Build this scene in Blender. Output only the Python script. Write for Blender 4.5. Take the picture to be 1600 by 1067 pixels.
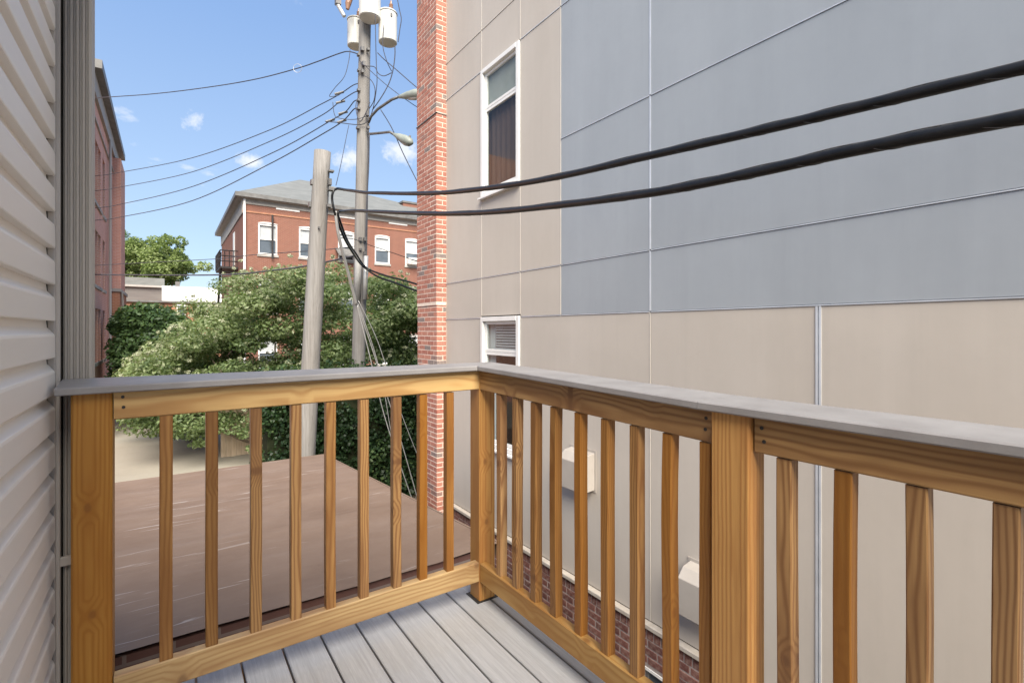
import bpy, bmesh, math, random
import numpy as np
from mathutils import Vector, Matrix
R = math.radians
SC = bpy.context.scene
for o in list(bpy.data.objects): bpy.data.objects.remove(o)
COL = SC.collection

# ------------------------------------------------------------------ camera, sky, sun, exposure
EYE = 4.10                       # eye height above the ground; the deck is 2.85 m up
YAW = R(34.8)
cam_data = bpy.data.cameras.new('camera'); cam = bpy.data.objects.new('camera', cam_data); COL.objects.link(cam)
cam.location = (0, 0, EYE); cam.rotation_euler = (R(90), 0, -YAW)
cam_data.sensor_width = 36; cam_data.lens = 775 / 1600 * 36; cam_data.shift_y = -17.5 / 1600
cam_data.clip_start = 0.02; cam_data.clip_end = 2000
SC.camera = cam
SUN_EL, SUN_TRAVEL = R(43), R(20)      # elevation; compass angle (from +Y towards +X) the light travels to
world = bpy.data.worlds.new('World'); SC.world = world; world.use_nodes = True
wn = world.node_tree; wn.nodes.clear()
sky = wn.nodes.new('ShaderNodeTexSky'); sky.sky_type = 'NISHITA'; sky.sun_disc = False
sky.sun_elevation = SUN_EL; sky.sun_rotation = SUN_TRAVEL + math.pi
sky.air_density = 1.0; sky.dust_density = 0.6; sky.ozone_density = 2.0
SKY_STRENGTH = 0.09
sun_data = bpy.data.lights.new('sun', 'SUN'); sun = bpy.data.objects.new('sun', sun_data); COL.objects.link(sun)
sun_data.energy = 4.0; sun_data.angle = R(45); sun_data.color = (1.0, 0.92, 0.80)
tv = Vector((math.sin(SUN_TRAVEL) * math.cos(SUN_EL), math.cos(SUN_TRAVEL) * math.cos(SUN_EL), -math.sin(SUN_EL)))
sun.rotation_euler = tv.to_track_quat('-Z', 'Y').to_euler(); sun.location = (-10, -10, 30)
SC.view_settings.view_transform = 'Standard'; SC.view_settings.look = 'None'
SC.view_settings.exposure = 1.35; SC.view_settings.gamma = 1.0; SC.view_settings.use_curve_mapping = False
SC.cycles.max_bounces = 8; SC.cycles.diffuse_bounces = 4; SC.cycles.transparent_max_bounces = 12
SC.cycles.sample_clamp_indirect = 6.0

# ------------------------------------------------------------------ node helpers
class NG:
    def __init__(s, nt): s.nt = nt
    def n(s, t, **kw):
        nd = s.nt.nodes.new(t)
        for k, v in kw.items(): setattr(nd, k, v)
        return nd
    def link(s, a, b): s.nt.links.new(a, b)
    def inp(s, sock, v):
        if hasattr(v, 'is_output'): s.link(v, sock)
        else: sock.default_value = v
    def math(s, op, a, b=0.0, c=None, clamp=False):
        nd = s.n('ShaderNodeMath', operation=op, use_clamp=clamp); s.inp(nd.inputs[0], a); s.inp(nd.inputs[1], b)
        if c is not None: s.inp(nd.inputs[2], c)
        return nd.outputs[0]
    def vmath(s, op, a, b):
        nd = s.n('ShaderNodeVectorMath', operation=op); s.inp(nd.inputs[0], a); s.inp(nd.inputs[1], b); return nd.outputs[0]
    def noise(s, vec, scale=5, detail=3, rough=0.5, dist=0.0):
        nd = s.n('ShaderNodeTexNoise'); s.link(vec, nd.inputs['Vector'])
        nd.inputs['Scale'].default_value = scale; nd.inputs['Detail'].default_value = detail
        nd.inputs['Roughness'].default_value = rough; nd.inputs['Distortion'].default_value = dist
        return nd.outputs['Fac']
    def map(s, vec, scale=(1, 1, 1), loc=(0, 0, 0)):
        nd = s.n('ShaderNodeMapping'); s.link(vec, nd.inputs['Vector']); s.inp(nd.inputs['Scale'], scale); s.inp(nd.inputs['Location'], loc)
        return nd.outputs[0]
    def ramp(s, fac, stops):
        nd = s.n('ShaderNodeValToRGB'); s.link(fac, nd.inputs[0]); e = nd.color_ramp.elements
        while len(e) < len(stops): e.new(0.5)
        for el, (p, c) in zip(e, stops):
            el.position = p; el.color = (c, c, c, 1) if isinstance(c, (int, float)) else (*c, 1)
        return nd.outputs[0]
    def mix(s, fac, a, b, mode='MIX'):
        nd = s.n('ShaderNodeMix', data_type='RGBA', blend_type=mode); s.inp(nd.inputs[0], fac)
        for i, v in ((6, a), (7, b)):
            s.inp(nd.inputs[i], (*v, 1) if isinstance(v, tuple) and len(v) == 3 else v)
        return nd.outputs[2]
    def bump(s, h, strength=0.3, dist=0.01):
        nd = s.n('ShaderNodeBump'); s.link(h, nd.inputs['Height']); nd.inputs['Strength'].default_value = strength
        nd.inputs['Distance'].default_value = dist; return nd.outputs[0]

def material(name, rough=0.6, spec=0.3, metal=0.0):
    m = bpy.data.materials.new(name); m.use_nodes = True; nt = m.node_tree; g = NG(nt)
    b = nt.nodes['Principled BSDF']; b.inputs['Roughness'].default_value = rough
    b.inputs['Specular IOR Level'].default_value = spec; b.inputs['Metallic'].default_value = metal
    return m, g, b

def obj_vec(g): return g.n('ShaderNodeTexCoord').outputs['Object']
def rnd(g): return g.n('ShaderNodeObjectInfo').outputs['Random']

def mottled(name, c1, c2, scale=3, rough=0.6, spec=0.3, metal=0.0, stretch=(1, 1, 1), detail=4, bump=0.0, bscale=60, bdist=0.004, tint=0.0):
    m, g, b = material(name, rough, spec, metal); v = g.map(obj_vec(g), stretch)
    f = g.noise(v, scale, detail, 0.6)
    col = g.ramp(f, [(0.3, c1), (0.7, c2)])
    if tint:
        k = g.math('MULTIPLY_ADD', rnd(g), tint * 2, 1 - tint)
        hs = g.n('ShaderNodeHueSaturation'); g.link(col, hs.inputs['Color']); g.link(k, hs.inputs['Value']); col = hs.outputs[0]
    g.link(col, b.inputs['Base Color'])
    if bump: g.link(g.bump(g.noise(v, bscale, 3, 0.6), bump, bdist), b.inputs['Normal'])
    return m

def wood_material(name, early, late, dark, gloss=0.45, ring=760.0, spread=1.0, tone=0.45):
    """sawn pine: growth rings about an axis beside the piece, knots, streaks; the piece's length is its local Z"""
    m, g, b = material(name, gloss, 0.35)
    v = obj_vec(g); r = rnd(g)
    sh = g.n('ShaderNodeCombineXYZ'); g.link(g.math('MULTIPLY', r, 13.7), sh.inputs[0]); g.link(g.math('MULTIPLY', r, 7.3), sh.inputs[1]); g.link(g.math('MULTIPLY', r, 29.1), sh.inputs[2])
    p = g.vmath('ADD', v, sh.outputs[0])
    wob = g.noise(g.map(p, (5, 5, 1.1)), 1.0, 3, 0.5)
    wob2 = g.noise(g.map(p, (16, 16, 3.5)), 1.0, 2, 0.5)
    # knots
    kx = g.n('ShaderNodeSeparateXYZ'); g.link(v, kx.inputs[0])
    kn = g.math('ADD', g.math('MULTIPLY', kx.outputs[2], 3.1), g.math('MULTIPLY', r, 47.0)); cell = g.math('FLOOR', kn)
    kv = g.n('ShaderNodeCombineXYZ'); g.link(cell, kv.inputs[0]); g.link(g.math('MULTIPLY', r, 91.0), kv.inputs[1])
    wnz = g.n('ShaderNodeTexWhiteNoise', noise_dimensions='2D'); g.link(kv.outputs[0], wnz.inputs['Vector'])
    kc = g.n('ShaderNodeSeparateColor'); g.link(wnz.outputs['Color'], kc.inputs[0])
    dz = g.math('MULTIPLY', g.math('SUBTRACT', g.math('FRACT', kn), g.math('MULTIPLY_ADD', kc.outputs[0], 0.5, 0.25)), 0.26)
    dx = g.math('SUBTRACT', kx.outputs[0], g.math('MULTIPLY', g.math('SUBTRACT', kc.outputs[1], 0.5), 0.045))
    dx = g.math('ADD', dx, g.math('MULTIPLY', kx.outputs[1], g.math('MULTIPLY', g.math('SUBTRACT', kc.outputs[0], 0.5), 0.9)))
    kd = g.math('SQRT', g.math('ADD', g.math('MULTIPLY', dz, dz), g.math('MULTIPLY', g.math('MULTIPLY', dx, dx), 1.6)))
    kd = g.math('ADD', kd, g.math('MULTIPLY', g.math('SUBTRACT', g.noise(p, 90, 2, 0.5), 0.5), 0.006))
    pick = g.math('GREATER_THAN', kc.outputs[2], 0.55)
    knot = g.math('MULTIPLY', g.ramp(g.math('MULTIPLY', kd, 20.0), [(0.14, 1.0), (0.30, 0.0)]), pick)
    pull = g.math('MULTIPLY', g.ramp(g.math('MULTIPLY', kd, 20.0), [(0.15, 1.0), (0.95, 0.0)]), pick)
    sx = g.n('ShaderNodeSeparateXYZ'); g.link(v, sx.inputs[0])
    xo = g.math('ADD', sx.outputs[0], g.math('MULTIPLY', g.math('SUBTRACT', r, 0.5), 0.14))
    yo = g.math('ADD', sx.outputs[1], g.math('MULTIPLY_ADD', g.math('FRACT', g.math('MULTIPLY', r, 17.0)), 0.06, 0.012))
    rad = g.math('SQRT', g.math('ADD', g.math('MULTIPLY', xo, xo), g.math('MULTIPLY', yo, yo)))
    rad = g.math('ADD', rad, g.math('MULTIPLY', wob, 0.05 * spread))
    rad = g.math('ADD', rad, g.math('MULTIPLY', wob2, 0.008))
    rad = g.math('ADD', rad, g.math('MULTIPLY', pull, 0.018))
    s = g.math('MULTIPLY_ADD', g.math('SINE', g.math('MULTIPLY', rad, ring)), 0.5, 0.5)
    s = g.math('POWER', s, 1.8)
    fine = g.noise(g.map(p, (260, 260, 5)), 1.0, 2, 0.6)
    col = g.mix(g.math('MULTIPLY', s, 0.92), early, late)
    col = g.mix(g.math('MULTIPLY', g.ramp(fine, [(0.35, 0.0), (0.75, 1.0)]), 0.30), col, late)
    patch = g.noise(g.map(p, (10, 10, 1.6)), 1.0, 3, 0.55)
    col = g.mix(g.math('MULTIPLY', g.ramp(patch, [(0.47, 0.0), (0.64, 1.0)]), 0.7), col, dark)
    col = g.mix(g.math('MULTIPLY', knot, 0.8), col, (0.115, 0.045, 0.017))
    col = g.mix(g.math('MULTIPLY', pull, 0.35), col, late)
    r2 = g.math('FRACT', g.math('MULTIPLY', r, 5.31)); r3 = g.math('FRACT', g.math('MULTIPLY', r, 11.9))
    col = g.mix(g.math('MULTIPLY', g.math('POWER', r2, 1.5), tone), col, (0.24, 0.105, 0.035))
    hs = g.n('ShaderNodeHueSaturation'); g.link(col, hs.inputs['Color'])
    g.link(g.math('MULTIPLY_ADD', r3, 0.42, 0.74), hs.inputs['Value']); g.link(g.math('MULTIPLY_ADD', r2, 0.2, 0.90), hs.inputs['Saturation'])
    g.link(hs.outputs[0], b.inputs['Base Color'])
    g.link(g.bump(g.math('MULTIPLY_ADD', s, 0.5, g.math('MULTIPLY', fine, 0.6)), 0.25, 0.0015), b.inputs['Normal'])
    return m

def brick_material(name, stops, attr=False, bump=0.5):
    m, g, b = material(name, 0.85, 0.2); v = obj_vec(g)
    if attr:
        a = g.n('ShaderNodeAttribute'); a.attribute_name = 'rnd'; r = a.outputs['Fac']
    else: r = rnd(g)
    col = g.ramp(r, stops)
    n1 = g.noise(v, 30, 4, 0.65); n2 = g.noise(v, 160, 3, 0.6)
    col = g.mix(g.math('MULTIPLY', g.ramp(n1, [(0.4, 0.0), (0.8, 1.0)]), 0.5), col, (0.47, 0.36, 0.29))
    col = g.mix(g.math('MULTIPLY', g.ramp(n2, [(0.5, 0.0), (0.8, 1.0)]), 0.45), col, (0.10, 0.045, 0.035))
    g.link(col, b.inputs['Base Color']); g.link(g.bump(n2, bump, 0.004), b.inputs['Normal'])
    return m

def far_brick(name, c1, c2, mortar, sc=1.0, axes='YZ'):
    """brickwork too far away to tell the bricks apart"""
    m, g, b = material(name, 0.85, 0.2); v = obj_vec(g); sx = g.n('ShaderNodeSeparateXYZ'); g.link(v, sx.inputs[0])
    cb = g.n('ShaderNodeCombineXYZ')
    g.link(g.math('ADD', sx.outputs[0], sx.outputs[1]), cb.inputs[0]); g.link(sx.outputs[2], cb.inputs[1])
    bt = g.n('ShaderNodeTexBrick'); g.link(cb.outputs[0], bt.inputs['Vector']); bt.inputs['Scale'].default_value = 1
    bt.inputs['Brick Width'].default_value = 0.22; bt.inputs['Row Height'].default_value = 0.075; bt.inputs['Mortar Size'].default_value = 0.010
    bt.inputs['Color1'].default_value = (*c1, 1); bt.inputs['Color2'].default_value = (*c2, 1); bt.inputs['Mortar'].default_value = (*mortar, 1)
    n = g.noise(v, 0.9, 5, 0.65)
    col = g.mix(g.math('MULTIPLY', g.ramp(n, [(0.35, 0.0), (0.75, 1.0)]), 0.35), bt.outputs[0], tuple(min(1, c * 1.35 + .02) for c in c1))
    n3 = g.noise(g.map(v, (1.5, 1.5, .35)), 1, 4, 0.6)
    col = g.mix(g.math('MULTIPLY', g.ramp(n3, [(0.5, 0.0), (0.8, 1.0)]), 0.4), col, (0.13, 0.06, 0.045))
    g.link(col, b.inputs['Base Color'])
    return m

def leaf_material(name, stops, trans=0.35):
    m, g, b = material(name, 0.5, 0.35)
    a = g.n('ShaderNodeAttribute'); a.attribute_name = 'rnd'
    col = g.ramp(a.outputs['Fac'], stops); g.link(col, b.inputs['Base Color'])
    tr = g.n('ShaderNodeBsdfTranslucent'); g.link(g.mix(0.5, col, (0.20, 0.30, 0.03), 'MIX'), tr.inputs['Color'])
    mx = g.n('ShaderNodeMixShader'); mx.inputs[0].default_value = trans
    g.link(b.outputs[0], mx.inputs[1]); g.link(tr.outputs[0], mx.inputs[2])
    g.link(mx.outputs[0], m.node_tree.nodes['Material Output'].inputs['Surface'])
    return m

def glass_material(name, tint=(0.9, 0.93, 0.93), base=0.06):
    m = bpy.data.materials.new(name); m.use_nodes = True; nt = m.node_tree; g = NG(nt)
    nt.nodes.remove(nt.nodes['Principled BSDF'])
    t = g.n('ShaderNodeBsdfTransparent'); t.inputs[0].default_value = (*tint, 1)
    gl = g.n('ShaderNodeBsdfGlossy'); gl.inputs['Roughness'].default_value = 0.02
    lw = g.n('ShaderNodeFresnel'); lw.inputs[0].default_value = 1.45
    gb = g.n('ShaderNodeNewGeometry'); f = g.math('MULTIPLY', g.math('ADD', lw.outputs[0], base, clamp=True), g.math('SUBTRACT', 1.0, gb.outputs['Backfacing']))
    mx = g.n('ShaderNodeMixShader'); g.link(f, mx.inputs[0]); g.link(t.outputs[0], mx.inputs[1]); g.link(gl.outputs[0], mx.inputs[2])
    g.link(mx.outputs[0], nt.nodes['Material Output'].inputs['Surface'])
    return m

# ------------------------------------------------------------------ sky with a few thin clouds
gw = NG(wn)
tcw = gw.n('ShaderNodeTexCoord').outputs['Generated']
sxw = gw.n('ShaderNodeSeparateXYZ'); gw.link(tcw, sxw.inputs[0])
hz = gw.math('MAXIMUM', sxw.outputs[2], 0.0)
den = gw.math('ADD', hz, 0.18)
cbw = gw.n('ShaderNodeCombineXYZ'); gw.link(gw.math('DIVIDE', sxw.outputs[0], den), cbw.inputs[0]); gw.link(gw.math('DIVIDE', sxw.outputs[1], den), cbw.inputs[1])
big = gw.noise(gw.map(cbw.outputs[0], (1, 1, 1), (3.1, 1.7, 0)), 1.1, 4, 0.5)
fin = gw.noise(cbw.outputs[0], 3.6, 7, 0.62)
cl = gw.math('ADD', gw.math('MULTIPLY', big, 0.55), gw.math('MULTIPLY', fin, 0.55))
cmask = gw.ramp(cl, [(0.675, 0.0), (0.76, 1.0)])
bg1 = gw.n('ShaderNodeBackground'); bg1.inputs[1].default_value = SKY_STRENGTH
grad = gw.ramp(hz, [(0.0, (2.75, 3.3, 4.1)), (0.12, (2.35, 3.1, 4.15)), (0.5, (1.36, 2.22, 3.9)), (1.0, (1.0, 1.8, 3.5))])
skyc = gw.mix(0.75, sky.outputs[0], grad)
puff = None      # a few small low clouds
for (px_, py_, rad_) in ((540, 252, 24), (556, 246, 30), (625, 238, 34), (304, 190, 20), (392, 252, 20)):
    u_ = (px_ - 800) / 775.0; dv_ = Vector((u_ * math.cos(YAW) + math.sin(YAW), -u_ * math.sin(YAW) + math.cos(YAW), (516 - py_) / 775.0)).normalized()
    df = gw.vmath('SUBTRACT', tcw, tuple(dv_)); df = gw.vmath('MULTIPLY', df, (1, 1, 1.5))
    ln = gw.n('ShaderNodeVectorMath', operation='LENGTH'); gw.link(df, ln.inputs[0])
    q_ = gw.math('SUBTRACT', 1.0, gw.math('DIVIDE', ln.outputs['Value'], rad_ / 775.0), clamp=True)
    puff = q_ if puff is None else gw.math('MAXIMUM', puff, q_)
pn = gw.noise(tcw, 34, 6, 0.68)
puff = gw.ramp(gw.math('ADD', gw.math('MULTIPLY', puff, 0.75), gw.math('MULTIPLY', gw.math('SUBTRACT', pn, 0.5), gw.math('MULTIPLY', gw.math('GREATER_THAN', puff, 0.0), 2.0))), [(0.16, 0.0), (0.75, 1.0)])
cmask = gw.math('MAXIMUM', cmask, puff)
skyc = gw.mix(gw.math('MULTIPLY', cmask, 0.8), skyc, (4.6, 4.7, 4.9))
gw.link(skyc, bg1.inputs[0])
wo = gw.n('ShaderNodeOutputWorld'); gw.link(bg1.outputs[0], wo.inputs['Surface'])

# ------------------------------------------------------------------ geometry helpers (built about the eye point, lifted by EYE at the end)
CY, SY, FPX, HORIZON = math.cos(YAW), math.sin(YAW), 775.0, 516.0
def P(x, y, d):
    """survey point: sighting (x, y) of the 1600 px photograph taken at a real distance d (metres along the view axis)"""
    u = (x - 800) / FPX
    return Vector(((u * CY + SY) * d, (-u * SY + CY) * d, (HORIZON - y) / FPX * d))
GROUND = -EYE

class MB:
    def __init__(s): s.v = []; s.f = []; s.r = []
    def add(s, vs, fs, r=None):
        o = len(s.v); s.v += [tuple(v) for v in vs]; s.f += [tuple(i + o for i in f) for f in fs]
        if r is not None: s.r += [r] * len(fs)
        return s
    def box(s, x0, x1, y0, y1, z0, z1, r=None):
        return s.add([(x0, y0, z0), (x1, y0, z0), (x1, y1, z0), (x0, y1, z0), (x0, y0, z1), (x1, y0, z1), (x1, y1, z1), (x0, y1, z1)],
                     [(0, 3, 2, 1), (4, 5, 6, 7), (0, 1, 5, 4), (1, 2, 6, 5), (2, 3, 7, 6), (3, 0, 4, 7)], r)
    def hexa(s, p):   # 8 points: bottom ring then top ring
        return s.add(p, [(0, 3, 2, 1), (4, 5, 6, 7), (0, 1, 5, 4), (1, 2, 6, 5), (2, 3, 7, 6), (3, 0, 4, 7)])
    def tube(s, pts, rad, n=8, caps=True):
        pts = [Vector(p) for p in pts]; rads = rad if isinstance(rad, (list, tuple)) else [rad] * len(pts)
        rings = []; prev = None
        for i, p in enumerate(pts):
            t = (pts[min(i + 1, len(pts) - 1)] - pts[max(i - 1, 0)]).normalized()
            if prev is None:
                a = Vector((0, 0, 1)) if abs(t.z) < 0.9 else Vector((1, 0, 0))
                u = t.cross(a).normalized()
            else:
                u = (prev - t * prev.dot(t)).normalized()
            prev = u; w = t.cross(u)
            rings.append([p + (u * math.cos(2 * math.pi * k / n) + w * math.sin(2 * math.pi * k / n)) * rads[i] for k in range(n)])
        vs = [v for rg in rings for v in rg]; fs = []
        for i in range(len(pts) - 1):
            for k in range(n): fs.append((i * n + k, i * n + (k + 1) % n, (i + 1) * n + (k + 1) % n, (i + 1) * n + k))
        if caps: fs.append(tuple(range(n))[::-1]); fs.append(tuple((len(pts) - 1) * n + k for k in range(n)))
        return s.add(vs, fs)
    def bar(s, a, b, w):  # square bar
        return s.tube([a, b], w * 0.7071, 4)
    def extrude(s, prof, axis, a, b):
        """closed profile of 2D points swept along an axis; profile coords are the two other axes in order"""
        n = len(prof); vs = []
        for t in (a, b):
            for p, q in prof: vs.append({'X': (t, p, q), 'Y': (p, t, q), 'Z': (p, q, t)}[axis])
        fs = [(k, (k + 1) % n, n + (k + 1) % n, n + k) for k in range(n)] + [tuple(range(n))[::-1], tuple(range(n, 2 * n))]
        return s.add(vs, fs)
    def mesh(s, name, mat, smooth=False, fix=True):
        me = bpy.data.meshes.new(name); me.from_pydata(s.v, [], s.f)
        if len(s.r) == len(s.f) and s.r:
            at = me.attributes.new('rnd', 'FLOAT', 'FACE'); at.data.foreach_set('value', s.r)
        if fix:
            bm = bmesh.new(); bm.from_mesh(me); bmesh.ops.recalc_face_normals(bm, faces=bm.faces); bm.to_mesh(me); bm.free()
        if mat: me.materials.append(mat)
        if smooth: me.polygons.foreach_set('use_smooth', [True] * len(me.polygons))
        me.update(); return me
    def build(s, name, mat, parent=None, smooth=False, bevel=0.0, fix=True):
        me = s.mesh(name, mat, smooth, fix)
        if bevel: bevel_mesh(me, bevel)
        return put(name, me, (0, 0, 0), parent)

def bevel_mesh(me, w, seg=1):
    bm = bmesh.new(); bm.from_mesh(me)
    bmesh.ops.bevel(bm, geom=list(bm.edges), offset=w, segments=seg, affect='EDGES', profile=0.5, clamp_overlap=True)
    bm.to_mesh(me); bm.free()

def base_of(o):
    loc = Vector((0, 0, 0))
    while o: loc += o.location; o = o.parent
    return loc
def put(name, me, loc, parent=None, rot=None):
    o = bpy.data.objects.new(name, me); COL.objects.link(o)
    if parent is not None: o.parent = parent
    o.location = Vector(loc) - (base_of(parent) if parent is not None else Vector((0, 0, 0)))
    if rot: o.rotation_euler = rot
    return o
def thing(name, label, cat, loc, group=None, kind=None):
    o = bpy.data.objects.new(name, None); COL.objects.link(o); o.location = loc; o.empty_display_size = 0.2
    return tag(o, label, cat, group, kind)
def tag(o, label=None, cat=None, group=None, kind=None):
    if label: o['label'] = label
    if cat: o['category'] = cat
    if group: o['group'] = group
    if kind: o['kind'] = kind
    return o

def board_mesh(name, w, d, length, mat, ch=0.003, seg=6, warp=0.0, rs=None):
    """sawn piece: chamfered cross-section w x d, length along Z, optional slight bow"""
    rs = rs or random; hw, hd = w / 2, d / 2
    prof = [(-hw + ch, -hd), (hw - ch, -hd), (hw, -hd + ch), (hw, hd - ch), (hw - ch, hd), (-hw + ch, hd), (-hw, hd - ch), (-hw, -hd + ch)]
    ax, ay, px, py = (rs.uniform(-1, 1) * warp for _ in range(4)); b = MB(); vs = []; fs = []
    for i in range(seg + 1):
        t = i / seg; z = (t - 0.5) * length
        bx = ax * math.sin(math.pi * t) + px * math.sin(2 * math.pi * t) * 0.5; by = ay * math.sin(math.pi * t) + py * math.sin(2 * math.pi * t) * 0.5
        vs += [(x + bx, y + by, z) for x, y in prof]
    for i in range(seg):
        for k in range(8): fs.append((i * 8 + k, i * 8 + (k + 1) % 8, i * 8 + 8 + (k + 1) % 8, i * 8 + 8 + k))
    fs += [tuple(range(8))[::-1], tuple(seg * 8 + k for k in range(8))]
    b.add(vs, fs); return b.mesh(name, mat, fix=False)
ROT = {'Z': (0, 0, 0), 'Y': (R(-90), 0, 0), 'X': (0, R(90), 0)}
def timber(name, w, d, p0, p1, mat, parent, ch=0.003, warp=0.0, seg=6, spin=0.0):
    """timber from p0 to p1 (centre line); w, d across"""
    p0, p1 = Vector(p0), Vector(p1); L = (p1 - p0).length
    me = board_mesh(name, w, d, L, mat, ch, seg, warp)
    o = put(name, me, (p0 + p1) / 2, parent)
    dv = (p1 - p0).normalized()
    if abs(dv.z) > 0.99: o.rotation_euler = (0, 0, spin)
    else:
        x = Vector((-dv.y, dv.x, 0)).normalized(); y = dv.cross(x)       # local x level across, y up/down
        M = Matrix((x, y, dv)).transposed(); o.rotation_euler = M.to_euler()
    return o

# ------------------------------------------------------------------ materials
PINE = wood_material('treated_pine', (0.42, 0.240, 0.082), (0.225, 0.105, 0.031), (0.195, 0.088, 0.025), 0.45, 430, 1.7)
PINE_BALUSTER = wood_material('treated_pine_baluster', (0.41, 0.225, 0.074), (0.205, 0.090, 0.025), (0.165, 0.068, 0.019), 0.45, 700, 1.3, 0.75)
PINE_PALE = wood_material('treated_pine_pale', (0.52, 0.340, 0.130), (0.37, 0.205, 0.066), (0.30, 0.150, 0.045), 0.5, 420, 1.5)
PINE_POST = wood_material('treated_pine_post', (0.50, 0.270, 0.080), (0.330, 0.150, 0.038), (0.310, 0.130, 0.032), 0.45, 620, 0.45)
CAPGREY = mottled('grey_cap_board', (0.225, 0.212, 0.207), (0.285, 0.272, 0.266), 9, 0.5, 0.4, stretch=(1, 1, 1), bump=0.25, bscale=220, bdist=0.001)
SCREW = mottled('dark_screw', (0.02, 0.018, 0.016), (0.05, 0.045, 0.04), 30, 0.5, 0.5, 0.3)
def deck_material():
    m, g, b = material('grey_composite_board', 0.62, 0.3); v = obj_vec(g); r = rnd(g)
    sh = g.n('ShaderNodeCombineXYZ'); g.link(g.math('MULTIPLY', r, 9.0), sh.inputs[0]); g.link(g.math('MULTIPLY', r, 31.0), sh.inputs[2])
    p = g.vmath('ADD', v, sh.outputs[0])
    wob = g.noise(g.map(p, (14, 14, 1.6)), 1, 3, 0.55)
    st = g.noise(g.map(g.vmath('ADD', p, g.map(p, (0, 0, 0))), (110, 110, 3.0)), 1, 4, 0.65, 0.6)
    wv = g.math('MULTIPLY_ADD', g.math('SINE', g.math('MULTIPLY', wob, 130)), 0.5, 0.5)
    col = g.ramp(st, [(0.25, (0.32, 0.318, 0.318)), (0.75, (0.46, 0.457, 0.457))])
    col = g.mix(g.math('MULTIPLY', wv, 0.30), col, (0.34, 0.338, 0.338))
    dirt = g.noise(v, 2.5, 5, 0.65)
    col = g.mix(g.math('MULTIPLY', g.ramp(dirt, [(0.52, 0.0), (0.78, 1.0)]), 0.35), col, (0.31, 0.285, 0.23))
    g.link(col, b.inputs['Base Color']); g.link(g.bump(g.math('ADD', st, g.math('MULTIPLY', wv, 0.5)), 0.45, 0.002), b.inputs['Normal'])
    return m
DECK = deck_material()
SIDING = mottled('vinyl_siding', (0.80, 0.76, 0.705), (0.86, 0.82, 0.765), 2.5, 0.45, 0.35, stretch=(1, .4, 3), bump=0.12, bscale=90, bdist=0.001)
SPOUT = mottled('painted_aluminium_taupe', (0.37, 0.338, 0.30), (0.40, 0.368, 0.33), 1.5, 0.42, 0.45, detail=2)
SPOUT_PALE = mottled('painted_aluminium_pale', (0.42, 0.38, 0.34), (0.50, 0.46, 0.42), 4, 0.42, 0.45)
DARKWALL = mottled('dark_sheathing_and_gap_shade', (0.02, 0.018, 0.016), (0.04, 0.035, 0.03), 4, 0.9, 0.1)

def panel_material(name, c1, c2):
    m, g, b = material(name, 0.55, 0.28); v = obj_vec(g)
    f = g.noise(g.map(v, (1, 1.2, .55)), 1.3, 5, 0.6)
    st = g.noise(g.map(v, (1, 5.0, .25)), 1.6, 5, 0.6)
    sp = g.noise(v, 240, 2, 0.5)
    col = g.ramp(f, [(0.3, c1), (0.7, c2)])
    col = g.mix(g.math('MULTIPLY', g.ramp(st, [(0.50, 0.0), (0.80, 1.0)]), 0.20), col, tuple(c * 1.14 for c in c2))
    col = g.mix(g.math('MULTIPLY', g.ramp(g.noise(g.map(v, (1, 3.1, .16)), 2.2, 4, 0.6), [(0.56, 0.0), (0.8, 1.0)]), 0.16), col, tuple(c * 0.74 for c in c1))
    mott = g.noise(v, 14, 4, 0.6)
    col = g.mix(g.math('MULTIPLY', g.ramp(mott, [(0.45, 0.0), (0.8, 1.0)]), 0.10), col, tuple(c * 0.85 for c in c1))
    k = g.math('MULTIPLY_ADD', rnd(g), 0.06, 0.97)
    hs = g.n('ShaderNodeHueSaturation'); g.link(col, hs.inputs['Color']); g.link(k, hs.inputs['Value'])
    g.link(hs.outputs[0], b.inputs['Base Color']); g.link(g.bump(g.math('ADD', sp, g.math('MULTIPLY', mott, 2.0)), 0.12, 0.002), b.inputs['Normal'])
    return m
BEIGE = panel_material('beige_fibre_cement', (0.445, 0.40, 0.345), (0.485, 0.44, 0.385))
BLUE = panel_material('blue_grey_fibre_cement', (0.285, 0.308, 0.330), (0.318, 0.342, 0.365))
REVEAL = mottled('pale_metal_reveal', (0.50, 0.52, 0.55), (0.62, 0.64, 0.67), 8, 0.35, 0.5, 0.25)
REVEAL_BEIGE = mottled('beige_metal_reveal', (0.52, 0.48, 0.42), (0.58, 0.54, 0.48), 8, 0.4, 0.45)
WHITE = mottled('white_window_vinyl', (0.68, 0.67, 0.64), (0.76, 0.75, 0.72), 6, 0.4, 0.4)
STONE = mottled('cast_stone_ledge', (0.38, 0.335, 0.28), (0.47, 0.425, 0.365), 14, 0.8, 0.2, bump=0.3)
GLASS = glass_material('window_glass', base=0.0)
FARGLASS = mottled('far_window_glass', (0.05, 0.06, 0.07), (0.12, 0.14, 0.16), 0.8, 0.08, 0.8)
BLIND = mottled('pale_blind', (0.36, 0.38, 0.39), (0.46, 0.47, 0.47), 3, 0.8, 0.1)
BRICK_REFLECTION = mottled('brown_brick_reflection', (0.10, 0.062, 0.050), (0.13, 0.082, 0.066), 6, 0.9, 0.1, stretch=(1, 6, .6))
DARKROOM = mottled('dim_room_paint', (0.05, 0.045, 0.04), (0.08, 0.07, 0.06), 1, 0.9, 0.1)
BR_STOPS = [(0.0, (0.33, 0.115, 0.082)), (0.4, (0.38, 0.145, 0.103)), (0.75, (0.44, 0.185, 0.130)), (0.9, (0.29, 0.13, 0.10)), (0.965, (0.20, 0.165, 0.155))]
BRICK = brick_material('red_brick', BR_STOPS); BRICK_MASS = brick_material('red_brick_mass', BR_STOPS, True)
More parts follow.
